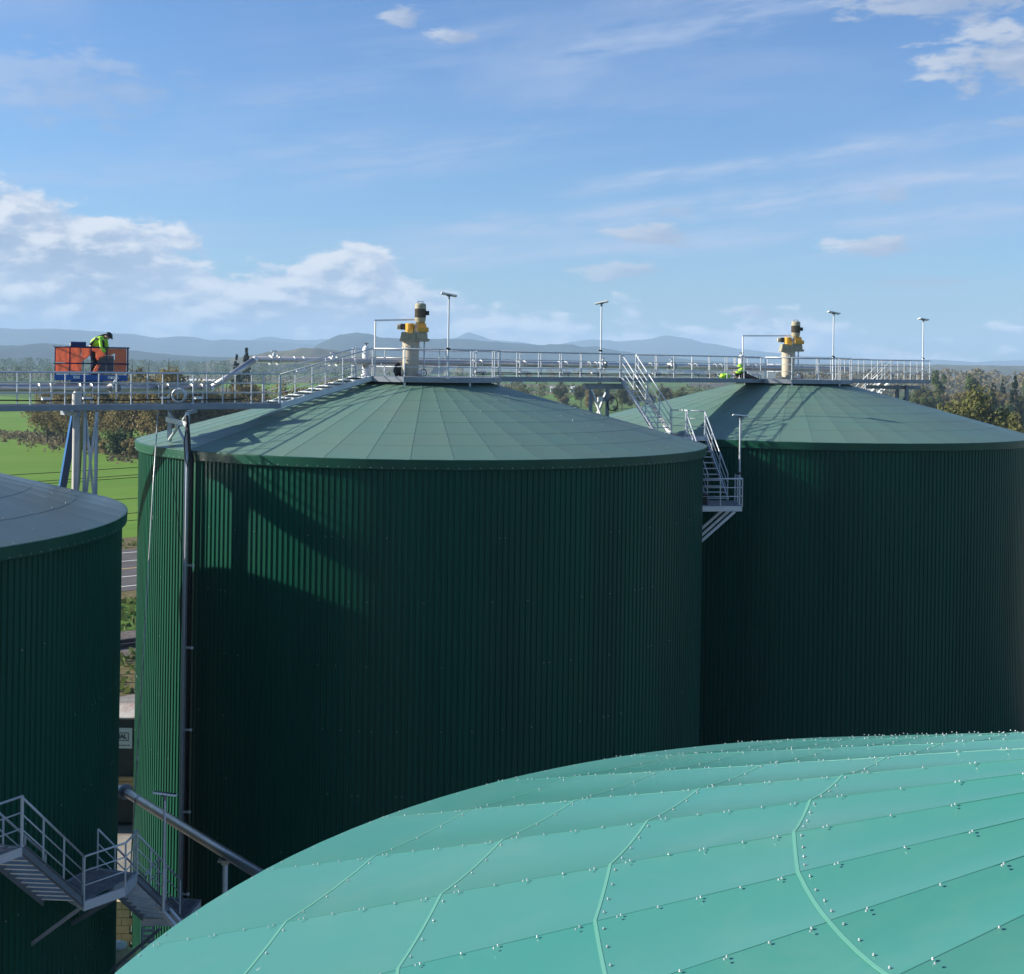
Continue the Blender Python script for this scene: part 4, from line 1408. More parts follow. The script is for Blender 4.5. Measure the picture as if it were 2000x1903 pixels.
part('brace', MB().bar((0, 0, sp_.z - 1.6), (1.3, -.6, sp_.z - 2.6), .1, .08), M['galv'], ps)
part('brace', MB().bar((0, 0, sp_.z - 1.6), (1.6, 1.0, sp_.z - 3.0), .1, .08), M['galv'], ps)

# pipes down the wall of the middle tank
dp = thing('downpipe', 'dark downpipe with clips on the wall of the middle tank', 'pipe', (-10.78, 44.60, 0))
part('dark_pipe', MB().tube([(.10, -.02, .3), (.10, -.02, CZ - 3.4), (.02, .0, CZ - 3.1), (-.02, 0, CZ - 2.5), (-.1, 0, CZ - 1.9)], .055, 10), M['black'], dp, True)
part('conduit', MB().tube([(-.05, -.06, .3), (-.05, -.06, CZ - 3.35), (-.03, 0, CZ - 3.1)], .03, 8), M['galv'], dp, True)
for k in range(6):
    z_ = CZ - 6.9 - k * 2.75
    part('clip', MB().box((.03, -.03, z_), (.30, .10, .07)), M['screw'], dp)
    part('clip_plate', MB().box((.20, .0, z_ - .02), (.09, .06, .08)), M['white'], dp)
part('cable_loop', MB().tube([(-.05, -.05, CZ - 2.0), (-.14, -.1, CZ - 2.8), (-.10, -.12, CZ - 3.3), (-.02, -.08, CZ - 3.6), (.04, -.06, CZ - 3.3)], .02, 6), M['black'], dp, True)
cb = thing('hanging_cable', 'thin pale cable slanting down the sunlit left side of the middle tank', 'cable', (-12.3, 46.4, CZ - DL))
part('cable', MB().tube([(0, 0, -.1), (.04, -.75, -3.2), (.1, -1.75, -8), (.2, -3.4, -15.5)], .022, 6), M['screw'], cb, True)
for f in (.25, .5, .75):
    part('cable_joint', MB().lathe([(.03, -.08), (.035, 0), (.03, .08)], (.2 * f, -3.4 * f, -15.5 * f), 8), M['white'], cb)

# ------------------------------------------------------------------ boom lift with its basket
def V(x, z_, s=47.0):
    """zoomed-photo helper: keeps the basket layout in one place"""
    return ((x - 895) * .00173, (390 - z_) * .00173)


bx, by, bz = -14.9, 47.2, CZ + .36               # top rail of the basket, middle
lift = thing('boom_lift', 'blue boom lift with an orange wrapped basket raised behind the left catwalk', 'lift', (bx, by, 0), None, 0.305)
W2, D2 = 1.22, .45
zf = bz - .98
bfl = part('basket_floor', MB().box((0, 0, zf - .09), (2 * W2, 2 * D2, .20)), M['blue'], lift)
part('floor_end', MB().box((-W2 + .17, -D2 - .012, zf - .09), (.38, .02, .15)), M['blue'], lift)
mb = MB()
for x in (-.5, .72):
    mb.box((x, -D2 - .014, zf - .07), (.22 if x < 0 else .36, .012, .10))
part('name_plate', mb, M['sign'], bfl)
def rail_t(name, pts, r=.022, m='navy'):
    return part(name, MB().tube(pts, r, 6), M[m], lift)
for x in (-W2, -.73, -.02, .50, W2):
    rail_t('basket_post', [(x, -D2, zf), (x, -D2, bz)])
for x in (-W2, -.3, .4, W2):
    rail_t('basket_post', [(x, D2, zf), (x, D2, bz)])
for z_ in (bz, bz - .57):
    rail_t('basket_rail', [(-W2 - .05, -D2, z_), (W2 + .05, -D2, z_)], .026)
    rail_t('basket_rail', [(-W2, D2, z_), (W2, D2, z_)], .026)
    rail_t('basket_rail', [(-W2, -D2, z_), (-W2, D2, z_)], .026)
    rail_t('basket_rail', [(W2, -D2, z_), (W2, D2, z_)], .026)
    part('rail_cap', MB().box((-W2 + .1, -D2 - .03, z_ + .02), (.46, .03, .03)), M['white'], lift)
def tarp(poly, y, seed):
    """wrinkled sheet filling a polygon (x,z) by a fine grid"""
    from mathutils.geometry import tessellate_polygon
    xs = [p[0] for p in poly]; zs = [p[1] for p in poly]
    def inside(x, z_):
        c = False
        for i in range(len(poly)):
            (x1, z1), (x2, z2) = poly[i], poly[i - 1]
            if (z1 > z_) != (z2 > z_) and x < (x2 - x1) * (z_ - z1) / (z2 - z1) + x1:
                c = not c
        return c
    st = .035
    vs, fs, ix = [], [], {}
    nx = int((max(xs) - min(xs)) / st) + 1; nz = int((max(zs) - min(zs)) / st) + 1
    def vid(i, j):
        if (i, j) not in ix:
            x = min(xs) + i * st; z_ = min(zs) + j * st
            d = .022 * noise.noise(Vector((x * 5, z_ * 3.4, seed))) + .012 * noise.noise(Vector((x * 14, z_ * 9, seed)))
            ix[(i, j)] = len(vs); vs.append((x, y + d, z_))
        return ix[(i, j)]
    for i in range(nx):
        for j in range(nz):
            if inside(min(xs) + (i + .5) * st, min(zs) + (j + .5) * st):
                fs.append((vid(i, j), vid(i + 1, j), vid(i + 1, j + 1), vid(i, j + 1)))
    o = part('orange_tarp', MB().add(vs, fs), M['orange'], lift, True)
    sl = o.modifiers.new('thick', 'SOLIDIFY'); sl.thickness = .006
    return o
def poly(*p):
    return [((x - 895) * .00173, bz - (z_ - 390) * .00173) for x, z_ in p]
tarp(poly((195, 395), (690, 395), (690, 560), (700, 700), (690, 915), (195, 915)), -D2 + .03, 1)
tarp(poly((690, 400), (880, 400), (880, 540), (860, 555), (700, 690), (690, 690)), -D2 + .03, 2)
tarp(poly((890, 400), (1165, 400), (1165, 540), (1110, 590), (1010, 650), (985, 640), (960, 480), (890, 465)), -D2 + .03, 3)
tarp(poly((1165, 400), (1580, 405), (1560, 915), (1330, 915), (1330, 700), (1352, 505), (1170, 560)), -D2 + .03, 4)
tarp(poly((985, 735), (1062, 735), (1000, 915), (900, 915)), -D2 + .03, 5)
tarp(poly((195, 395), (1590, 395), (1590, 915), (195, 915)), D2 - .03, 6) if False else None
part('back_panel', MB().box((.40, D2 - .05, zf + .36), (.70, .02, .66)), M['greyplate'], lift)
part('control_console', MB().lathe([(.17, -.73), (.18, -.72), (.18, -.22), (.17, -.2)], (0, .12, bz + .02), 16, 'x'), M['navy'], lift)
part('console_end', MB().lathe([(.10, -.755), (.15, -.75), (.15, -.70)], (0, .12, bz + .03), 16, 'x'), M['sign'], lift)
part('basket_mount', MB().box((-.15, .1, zf - .26), (1.1, .4, .14)).box((-.35, .1, zf - .42), (.3, .3, .3)), M['navy'], lift)
part('rotator', MB().lathe([(.16, zf - .62), (.16, zf - .32)], (.42, .1, 0), 12), M['navy'], lift)
LM = Matrix.Rotation(-0.305, 3, 'Z')
b0_ = LM @ Vector((.10, -1.6, zf - .45)); b1_ = LM @ Vector((-1.55, 1.85, CZ - 4.5))
dr = (b1_ - b0_) / (b0_.z - b1_.z)
b2_ = b1_ + dr * (b1_.z - 1.6)
part('jib', MB().bar((-.35, .1, zf - .45), b0_, .2, .22), M['blue'], lift)
part('boom', MB().bar(b0_, b1_ + dr * 3, .24, .30), M['blue'], lift)
part('outer_boom', MB().bar(b1_ + dr * 2.9, b2_, .34, .42), M['blue'], lift)
part('hydraulic_hose', MB().tube([b0_ + Vector((.18, -.1, -.3)), b0_ + (b1_ - b0_) * .5 + Vector((.34, -.05, -.1)), b1_ + Vector((.52, -.05, -.2)), b1_ + dr * 4 + Vector((.4, 0, 0))], .055, 8), M['khaki'], lift)
part('turntable', MB().box(b2_ + Vector((0, 0, -.1)), (2.2, 2.6, 1.0)), M['blue'], lift)
for sx in (-1, 1):
    for sy in (-1, 1):
        part('wheel', MB().lathe([(.3, -.2), (.5, -.18), (.5, .18), (.3, .2)], tuple(b2_ + Vector((sx * 1.1, sy * 1.2, -1.1))), 18, 'x'), M['rubber'], lift)

# ------------------------------------------------------------------ people
def skin_mesh(name, verts, edges, radii, m, parent, root=0, lev=2):
    me = bpy.data.meshes.new(name)
    me.from_pydata([tuple(v) for v in verts], edges, [])
    o = obj(name, me, parent)
    sk = o.modifiers.new('skin', 'SKIN')
    if not me.skin_vertices:
        me.skin_vertices.new()
    for i, r in enumerate(radii):
        me.skin_vertices[0].data[i].radius = (r, r) if not isinstance(r, tuple) else r
        me.skin_vertices[0].data[i].use_root = (i == root)
    sb = o.modifiers.new('sub', 'SUBSURF'); sb.levels = lev; sb.render_levels = lev
    dg = bpy.context.evaluated_depsgraph_get()
    ev = o.evaluated_get(dg)
    me2 = bpy.data.meshes.new_from_object(ev)
    o.modifiers.clear()
    o.data = me2
    me2.materials.clear(); me2.materials.append(m)
    me2.shade_smooth()
    return o


def ellip(c, r, n1=10, n2=14, cut=None):
    mb = MB(); vs = []
    for i in range(n1 + 1):
        th = math.pi * i / n1
        for j in range(n2):
            ph = 2 * math.pi * j / n2
            z_ = math.cos(th)
            if cut is not None and z_ < cut: z_ = cut
            vs.append((c[0] + r[0] * math.sin(th) * math.cos(ph), c[1] + r[1] * math.sin(th) * math.sin(ph), c[2] + r[2] * z_))
    mb.add(vs, [(i * n2 + j, (i + 1) * n2 + j, (i + 1) * n2 + (j + 1) % n2, i * n2 + (j + 1) % n2) for i in range(n1) for j in range(n2)])
    return mb


def hand(verts, edges, radii, wrist_i, wrist, d, nrm):
    """palm and five fingers added to a skinned chain"""
    d = d.normalized(); nrm = nrm.normalized(); sd = d.cross(nrm)
    pi = len(verts); verts.append(wrist + d * .07); radii.append(.026); edges.append((wrist_i, pi))
    for k, (o_, L) in enumerate(((-.030, .062), (-.010, .075), (.010, .07), (.030, .055))):
        a = len(verts); verts.append(wrist + d * .105 + sd * o_); radii.append(.010); edges.append((pi, a))
        verts.append(wrist + d * (.105 + L * .55) + sd * o_ + nrm * .012); radii.append(.009); edges.append((a, a + 1))
        verts.append(wrist + d * (.105 + L * .85) + sd * o_ + nrm * .04); radii.append(.008); edges.append((a + 1, a + 2))
    a = len(verts); verts.append(wrist + d * .05 + sd * -.045 + nrm * .01); radii.append(.011); edges.append((pi, a))
    verts.append(wrist + d * .095 + sd * -.06 + nrm * .025); radii.append(.009); edges.append((a, a + 1))


def person_bending():
    # stands in the basket, bent forward to the right over the front rail
    foot = zf + .02
    o = thing('person', 'person in a lime jacket bent over the rail of the orange basket', 'person', (bx, by + .02, foot - .06))
    o.scale = (1.13, 1.13, 1.10)
    h = bz - foot                                    # rail height above the floor
    pel = Vector((.02, .0, .93)); che = Vector((.33, -.05, 1.215)); nek = Vector((.43, -.07, 1.265)); hd_ = Vector((.535, -.09, 1.285))
    # body: legs, head, hands in one continuous surface
    v = [pel, Vector((.14, -.02, 1.09)), che, nek, hd_, hd_ + Vector((.05, -.02, -.06))]
    e = [(0, 1), (1, 2), (2, 3), (3, 4), (4, 5)]
    r = [.13, .125, .14, .062, .088, .07]
    for s_ in (-1, 1):
        i = len(v)
        v += [Vector((.0, .10 * s_, .88)), Vector((.10 - .04 * s_, .12 * s_, .50)), Vector((.0 - .04 * s_, .13 * s_, .10)), Vector((.16 - .04 * s_, .15 * s_, .05))]
        r += [.10, .075, .05, .045]
        e += [(0, i), (i, i + 1), (i + 1, i + 2), (i + 2, i + 3)]
        i = len(v)
        sh = che + Vector((.02, .19 * s_, .0))
        el = sh + Vector((.05, .03 * s_, -.28)) ; wr = el + Vector((.10, -.03 * s_, -.20))
        v += [sh, el, wr]; r += [.062, .045, .034]
        e += [(2, i), (i, i + 1), (i + 1, i + 2)]
        hand(v, e, r, i + 2, wr, Vector((.4, -.05 * s_, -.9)), Vector((.9, 0, .4)))
    skin_mesh('body', v, e, r, M['skin'], o)
    # jacket
    v = [pel + Vector((0, 0, .06)), Vector((.12, -.02, 1.10)), che, nek + Vector((-.02, 0, -.01))]
    e = [(0, 1), (1, 2), (2, 3)]; r = [(.19, .16), (.19, .165), (.19, .165), .09]
    for s_ in (-1, 1):
        i = len(v)
        sh = che + Vector((.02, .20 * s_, .0)); el = sh + Vector((.05, .04 * s_, -.28)); wr = el + Vector((.09, -.03 * s_, -.18))
        v += [sh, el, wr]; r += [.095, .075, .058]
        e += [(2, i), (i, i + 1), (i + 1, i + 2)]
    skin_mesh('jacket', v, e, r, M['lime'], o)
    v = [pel, Vector((.0, -.10, .86)), Vector((.14, -.12, .50)), Vector((.04, -.13, .12)), Vector((.0, .10, .86)), Vector((.06, .12, .50)), Vector((-.04, .13, .12))]
    skin_mesh('trousers', v, [(0, 1), (1, 2), (2, 3), (0, 4), (4, 5), (5, 6)], [(.17, .15), .115, .09, .075, .115, .09, .075], M['cloth'], o)
    for s_ in (-1, 1):
        part('boot', MB().box((.08 - .04 * s_, .14 * s_, .05), (.28, .10, .10)), M['black'], o)
    hl = ellip((.0, 0, 0), (.125, .105, .105), cut=-.15)
    ho = part('helmet', hl, M['hair'], o, True, tuple(hd_ + Vector((.015, 0, .035))))
    ho.rotation_euler = (0, R(42), 0)
    br = part('helmet_brim', MB().lathe([(.118, -.012), (.145, -.014), (.145, -.006), (.118, .004)], n=18), M['hair'], o, True, tuple(hd_ + Vector((.04, 0, .02))))
    br.rotation_euler = (0, R(42), 0)
    # face
    fc = MB().add([hd_ + Vector(p) for p in ((.085, -.015, -.05), (.085, .015, -.05), (.12, 0, -.085), (.075, 0, -.09))], [(0, 1, 2), (1, 3, 2), (3, 0, 2), (0, 3, 1)])
    part('nose', fc, M['skin'], o)
    for s_ in (-1, 1):
        part('ear', ellip(hd_ + Vector((-.0, .085 * s_, -.02)), (.02, .012, .032), 6, 8), M['skin'], o, True)
        part('eye', ellip(hd_ + Vector((.085, .035 * s_, -.025)), (.012, .012, .012), 6, 8), M['black'], o, True)
    # harness straps
    hs = MB()
    for s_ in (-1, 1):
        hs.tube([Vector((-.02, -.165 * 1.0 * (1 if s_ < 0 else -1) * 1, 1.02)), Vector((.12, -.18 * (1 if s_ < 0 else -1), 1.17)), che + Vector((-.06, -.19 * (1 if s_ < 0 else -1), .06)), che + Vector((.07, -.13 * (1 if s_ < 0 else -1), .12)), nek + Vector((.03, -.04 * (1 if s_ < 0 else -1), .08))], .028, 6)
    hs.tube([che + Vector((-.16, -.215, .0)), che + Vector((.0, -.225, -.02)), che + Vector((.10, -.24, -.10)), che + Vector((.12, -.26, -.30))], .042, 6)
    hs.tube([Vector((.0, -.20, 1.0)), Vector((.10, -.205, 1.12)), che + Vector((-.1, -.20, .03)), che + Vector((.05, -.16, .10))], .03, 6)
    part('harness', hs, M['cloth'], o, True)
    return o


person_bending()


def person_crouching():
    p = row(RS - 3.55, .15, DK)
    o = thing('person', 'person in a lime helmet crouching behind the railing left of the farther mixer', 'person', tuple(p))
    ux = Vector((1, 0, 0))
    pel = Vector((.16, .0, .22)); che = Vector((.06, -.02, .40)); nek = Vector((.0, -.03, .50)); hd_ = Vector((-.02, -.05, .58))
    v = [pel, che, nek, hd_]; e = [(0, 1), (1, 2), (2, 3)]; r = [.13, .14, .06, .085]
    for s_ in (-1, 1):
        i = len(v)
        v += [Vector((.14, .12 * s_, .20)), Vector((-.22, .16 * s_, .34)), Vector((-.12, .16 * s_, .06)), Vector((-.28, .17 * s_, .04))]
        r += [.10, .075, .05, .045]
        e += [(0, i), (i, i + 1), (i + 1, i + 2), (i + 2, i + 3)]
        i = len(v)
        sh = che + Vector((-.02, .18 * s_, .06)); el = sh + Vector((-.14, .03 * s_, -.18)); wr = el + Vector((-.2, -.04 * s_, .02))
        v += [sh, el, wr]; r += [.06, .045, .034]
        e += [(1, i), (i, i + 1), (i + 1, i + 2)]
        hand(v, e, r, i + 2, wr, Vector((-.9, 0, -.1)), Vector((0, 0, -1)))
    skin_mesh('body', v, e, r, M['skin'], o)
    v = [pel + Vector((0, 0, .03)), che, nek + Vector((0, 0, -.03))]; e = [(0, 1), (1, 2)]; r = [.18, .19, .1]
    for s_ in (-1, 1):
        i = len(v)
        sh = che + Vector((-.02, .19 * s_, .06)); el = sh + Vector((-.14, .04 * s_, -.18)); wr = el + Vector((-.18, -.04 * s_, .02))
        v += [sh, el, wr]; r += [.09, .072, .056]
        e += [(1, i), (i, i + 1), (i + 1, i + 2)]
    skin_mesh('jacket', v, e, r, M['lime'], o)
    v = [pel]; e = []; r = [.16]
    for s_ in (-1, 1):
        i = len(v)
        v += [Vector((.14, .12 * s_, .20)), Vector((-.22, .16 * s_, .34)), Vector((-.12, .16 * s_, .07))]
        r += [.115, .09, .07]; e += [(0, i), (i, i + 1), (i + 1, i + 2)]
    skin_mesh('trousers', v, e, r, M['cloth'], o)
    part('helmet', ellip((0, 0, 0), (.13, .115, .12), cut=-.15), M['lime'], o, True, tuple(hd_ + Vector((0, 0, .03))))
    part('helmet_brim', MB().lathe([(.12, -.012), (.15, -.014), (.15, -.006), (.12, .004)], n=18), M['lime'], o, True, tuple(hd_ + Vector((-.02, 0, .015))))
    part('nose', MB().add([hd_ + Vector(q) for q in ((-.085, -.015, .0), (-.085, .015, .0), (-.115, 0, -.035), (-.08, 0, -.04))], [(0, 1, 2), (1, 3, 2), (3, 0, 2), (0, 3, 1)]), M['skin'], o)
    return o


person_crouching()
tp = thing('tool_tarp', 'dark flat tarp over tools beside the crouching person', 'tarp', tuple(row(RS - 3.5, -.42, DK)))
part('tarp_sheet', MB().add([(-.42, -.2, .0), (.45, -.2, .0), (.45, .25, .0), (-.42, .25, .0), (-.38, -.1, .26), (-.15, -.1, .26), (-.15, .15, .26), (-.38, .15, .26)],
                            [(0, 3, 2, 1), (4, 5, 6, 7), (0, 1, 5, 4), (1, 2, 6, 5), (2, 3, 7, 6), (3, 0, 4, 7)]), M['cloth'], tp)

# ------------------------------------------------------------------ what shows in the gap between the left and the middle tank
shed = thing('freight_container', 'dark freight container with a rusty streaked top in the gap between the tanks', 'container', (-19.3, 63.3, 0))
part('wall', MB().box((0, 0, 3.85), (12, 2.5, 2.66)), M['shedwall'], shed)
part('roof', MB().box((0, 0, 5.22), (12.1, 2.6, .07)), M['rust'], shed)
part('chassis', MB().box((0, .1, 1.2), (11.6, 2.0, 1.9)), M['shedwall'], shed)
for k in range(3):
    part('timber_beam', MB().bar((-5.6, -1.35 - .02 * k, 2.42 - .21 * k), (5.6, -1.35 - .02 * k, 2.42 - .21 * k), .18, .19), M['wood'], shed)
sg = thing('sign_board', 'white sign on the container wall with a framed black word ending in IAL', 'sign', (-17.88, 62.02, 4.30))
part('board', MB().box((-.6, 0, 0), (2.1, .05, .95)), M['sign'], sg)
mb = MB()
for (c_, s__) in (((-.55, -.03, .245), (1.65, .012, .03)), ((-.55, -.03, -.10), (1.65, .012, .03)), ((.275, -.03, .07), (.03, .012, .375)), ((-1.375, -.03, .07), (.03, .012, .375))):
    mb.box(c_, s__)
for k in range(7):
    mb.box((-.9 + k * .2, -.03, -.33), (.12 + .04 * (k % 3), .01, .035))
part('sign_frame', mb, M['ink'], sg)
cu = bpy.data.curves.new('sign_text', 'FONT')
cu.body = 'IAL'; cu.size = .26; cu.align_x = 'RIGHT'; cu.align_y = 'CENTER'; cu.extrude = .006; cu.offset = .012
to = bpy.data.objects.new('lettering', cu); COL.objects.link(to)
cu.materials.append(M['ink'])
tm = bpy.data.meshes.new_from_object(to.evaluated_get(bpy.context.evaluated_depsgraph_get()))
bpy.data.objects.remove(to)
to = obj('lettering', tm, sg, (.19, -.032, .07)); to.rotation_euler = (R(90), 0, 0)
kb = thing('low_wall', 'low pale concrete wall behind the rusty container top', 'wall', (-22, 72, 0))
part('wall', MB().bar(Vector((-14, -12.4, .55)), Vector((14, 12.4, .55)), .35, 1.1), M['concrete'], kb)
pd = structure(part('concrete_pad', MB().box((-14.2, 52.5, .06), (9, 17, .12)), M['concrete'], None))
bw = thing('block_wall', 'sunlit cream block wall in the gap above the lower stairs', 'wall', (-15.6, 49.6, 0))
blk = MB().box((0, 0, 0), (.58, .22, .28)).mesh('block', M['cream'])
for i in range(6):
    for j in range(6):
        obj('block', blk, bw, (-1.6 + i * .6 + (.3 if j % 2 else 0), rnd.uniform(-.008, .008), .15 + j * .3))
hp = thing('cream_hopper', 'cream faceted plastic hopper at the foot of the gap between the tanks', 'hopper', (-12.9, 44.6, 0))
part('cone', MB().lathe([(.35, .1), (.9, .7), (.95, 1.5), (.5, 2.1), (.12, 2.35)], n=7), M['cream'], hp)
part('band', MB().lathe([(.965, 1.1), (.98, 1.1), (.98, 1.2), (.965, 1.2)], n=7), M['black'], hp)
part('lid', MB().lathe([(.3, 2.28), (.3, 2.36), (.1, 2.46)], n=12), M['white'], hp)
ct = thing('cable_tray', 'upright perforated grey cable tray beside the cream hopper', 'cable tray', (-11.55, 43.2, 0))
mb = MB()
for dx in (-.17, .17):
    mb.box((dx, 0, 2.2), (.07, .06, 4.4))
part('side_rail', mb, M['galv'], ct)
for k in range(24):
    obj('rung', MB().box((0, 0, 0), (.28, .025, .10)).mesh('rung', M['galv']) if k == 0 else bpy.data.meshes['rung'], ct, (0, 0, .2 + k * .18))

# ------------------------------------------------------------------ power line along the road
def pole(p, h, label):
    o = thing('utility_pole', label, 'pole', (p.x, p.y, 0), 'poles of the roadside power line')
    part('shaft', MB().lathe([(.16, 0), (.11, h)], n=8), M['trunk'], o)
    part('crossarm', MB().bar(N * 1.2 + Vector((0, 0, h - .6)), N * -1.2 + Vector((0, 0, h - .6)), .12, .14), M['trunk'], o)
    return o


pa, pb_ = base0 + U * -62 + N * 112, base0 + U * 40 + N * 112
pole(pa, 13.2, 'timber utility pole of the roadside line, toward the left')
pole(pb_, 13.2, 'timber utility pole of the roadside line, hidden beyond the tanks')
pz = Vector((-130.6, 366, 0))
o = thing('field_pole', 'thin dark pole at the field edge left of the thicket', 'pole', tuple(pz))
part('shaft', MB().lathe([(.13, 0), (.10, 12)], n=8), M['trunk'], o)
pline = thing('power_line', 'dark power cables strung across in front of the green field', 'cables', tuple(pa))
for (off, hh, sg_) in ((-1.1, 12.5, 1.3), (1.1, 12.5, 1.3), (0, 13.2, 1.2), (0.1, 10.4, 1.1), (-.1, 9.2, 1.2), (.05, 8.4, 1.0)):
    pts = []
    for k in range(-6, 22):
        f = k / 14
        q_ = pa + (pb_ - pa) * f + N * off
        ff = f % 1.0
        pts.append(Vector((q_.x, q_.y, hh - 4 * sg_ * ff * (1 - ff))) - pline.location)
    part('cable', MB().tube(pts, .028, 5), M['black'], pline)

# ------------------------------------------------------------------ trees
def crown(seed, w, h, z0, n, leaf, shape='round', clumps=26):
    rg = random.Random(seed)
    mb = MB()
    cs = []
    for i in range(clumps):
        for _ in range(30):
            v = Vector((rg.uniform(-1, 1), rg.uniform(-1, 1), rg.uniform(-1, 1)))
            if v.length < 1: break
        if shape == 'cone':
            t = rg.random() ** 1.4
            rad = w * .5 * (1 - t) ** .85 * (.55 + .45 * rg.random())
            a = rg.random() * 6.283
            cs.append((Vector((rad * math.cos(a), rad * math.sin(a), z0 + h * t)), w * (.17 * (1 - t) + .05)))
        elif shape == 'column':
            cs.append((Vector((v.x * w * .42, v.y * w * .42, z0 + h * (.5 + .5 * v.z))), w * rg.uniform(.16, .28)))
        else:
            q = v * (.62 + .38 * rg.random())
            cs.append((Vector((q.x * w * .46, q.y * w * .46, z0 + h * (.5 + .44 * q.z))), w * rg.uniform(.11, .22)))
    for i in range(n):
        c, r = cs[rg.randrange(len(cs))]
        d = Vector((rg.gauss(0, 1), rg.gauss(0, 1), rg.gauss(0, 1) * .85)).normalized()
        p = c + d * r * (rg.random() ** .45)
        if p.z < .15: p.z = .15 + rg.random() * .5
        nrm = (d + Vector((rg.gauss(0, .6), rg.gauss(0, .6), rg.gauss(0, .6) + .3))).normalized()
        u = nrm.orthogonal().normalized()
        u = (u * math.cos(i) + nrm.cross(u) * math.sin(i)); w_ = nrm.cross(u)
        s_ = leaf * rg.uniform(.6, 1.3)
        mb.add([p + u * s_, p + w_ * s_ * .7, p - u * s_, p - w_ * s_ * .7], [(0, 1, 2, 3)])
    return mb


def trunk_mesh(seed, h, r, limbs=7, spread=3.0):
    rg = random.Random(seed)
    mb = MB().tube([(0, 0, -.2), (rg.uniform(-.2, .2), rg.uniform(-.2, .2), h * .35), (rg.uniform(-.4, .4), rg.uniform(-.4, .4), h * .7), (0, 0, h * .95)], [r, r * .8, r * .5, r * .12], 7)
    for i in range(limbs):
        z_ = h * rg.uniform(.22, .7); a = rg.random() * 6.283
        L = spread * rg.uniform(.6, 1.1)
        e_ = Vector((math.cos(a) * L, math.sin(a) * L, z_ + L * rg.uniform(.5, 1.1)))
        mb.tube([(0, 0, z_), e_ * .55 + Vector((0, 0, z_ * .42)), e_], [r * .42, r * .26, r * .06], 5)
    return mb.mesh('trunk', M['trunk'])


KIND = {}


def kind(name, seed, w, h, z0, n, leaf, m, shape, tr, clumps=26):
    c = crown(seed, w, h, z0, n, leaf, shape, clumps).mesh('crown', m)
    KIND[name] = (c, trunk_mesh(seed + 50, h + z0, tr, 8, w * .3))


for i in range(4):
    kind('thicket%d' % i, 11 + i, 12, 17 + i, .8, 5200, .27, M['leaf_autumn'], 'round', .28, 34)
kind('bush0', 21, 5.5, 4.2, .1, 1300, .26, M['leaf_autumn'], 'round', .12, 18)
kind('bush1', 22, 6.5, 5.0, .1, 1500, .28, M['leaf_green'], 'round', .12, 20)
for i in range(3):
    kind('olive%d' % i, 31 + i, 11 + i, 13 + i * 2, 3.0, 4200, .34, M['leaf_olive'], 'round', .35, 30)
for i in range(2):
    kind('green%d' % i, 41 + i, 11, 13 + i * 3, 2.0, 2400, .45, M['leaf_green'], 'round', .35, 26)
kind('rust0', 51, 10, 12, 2.0, 2200, .45, M['leaf_rust'], 'round', .3, 24)
for i in range(2):
    kind('fir%d' % i, 61 + i, 8.5, 25, 1.2, 4200, .36, M['leaf_fir'], 'cone', .4, 120)
kind('poplar0', 71, 7, 20, 2.0, 2600, .45, M['leaf_green'], 'column', .3, 34)


def tree(name, k, x, y, s, label, cat='tree', group=None, sz=None):
    o = thing(name, label, cat, (x, y, 0), group, rnd.random() * 6.28)
    c, t = KIND[k]
    a = obj('crown', c, o); b = obj('trunk', t, o)
    for q in (a, b):
        q.scale = (s, s, sz or s)
    return o


def col_at(px, y):
    return (px - 1000) / 2600 * y


# thicket left, seen through the catwalk
LT = [(95, 268, .85, .80), (125, 262, .9, .92), (158, 256, .95, 1.0), (190, 250, .9, .98), (222, 245, .9, 1.0), (258, 240, 1.0, 1.06), (292, 236, .95, 1.03), (330, 232, .95, 1.0), (368, 236, .9, .95), (405, 240, .95, .93),
      (445, 245, .9, .86), (480, 252, .9, .82), (520, 262, .85, .86), (560, 275, .85, .88), (610, 290, .85, .86), (660, 305, .9, .84), (240, 262, .9, 1.02), (310, 258, .9, 1.0), (380, 262, .9, .94)]
for i, (px, y, s, sz) in enumerate(LT):
    tree('thicket_tree', 'thicket%d' % (i % 4), col_at(px, y * 1.28), y * 1.28, s * 1.22, 'brown green tree in the dense thicket behind the left catwalk', 'tree', 'thicket trees beyond the field', sz * 1.12)
for i, (px, y, s) in enumerate(((215, 226, .8), (236, 222, 1.0), (262, 219, .9), (100, 270, .7), (140, 250, .7), (180, 240, .75), (285, 224, 1.0), (320, 224, .9))):
    y *= 1.34; s *= 1.25
    tree('bush', 'bush%d' % (i % 2), col_at(px, y), y, s, 'low bush along the field edge below the thicket', 'bush', 'bushes along the field edge')
tree('fir_tree', 'fir0', col_at(462, 470), 470, .80, 'left and shorter of the two tall dark firs behind the sloping pipe', 'tree', 'pair of firs', .90)
tree('fir_tree', 'fir1', col_at(481, 474), 474, .90, 'right and taller of the two tall dark firs behind the sloping pipe', 'tree', 'pair of firs', 1.0)
# trees low behind the long catwalk
for i in range(30):
    px = 985 + i * 15.5 + rnd.uniform(-5, 5)
    if 1032 < px < 1078: continue
    y = 640 + rnd.uniform(-40, 60)
    k = ('olive0', 'thicket1', 'olive2', 'rust0', 'bush1')[i % 5]
    hl_ = {'olive0': 'olive yellow hedge tree', 'thicket1': 'brown green hedge tree', 'olive2': 'olive yellow hedge tree', 'rust0': 'rust brown hedge tree', 'bush1': 'low green hedge bush'}[k]
    tree('hedge_tree', k, col_at(px, y), y, rnd.uniform(.55, .8), hl_ + ' seen low under the long catwalk', 'tree', hl_ + 's under the long catwalk')
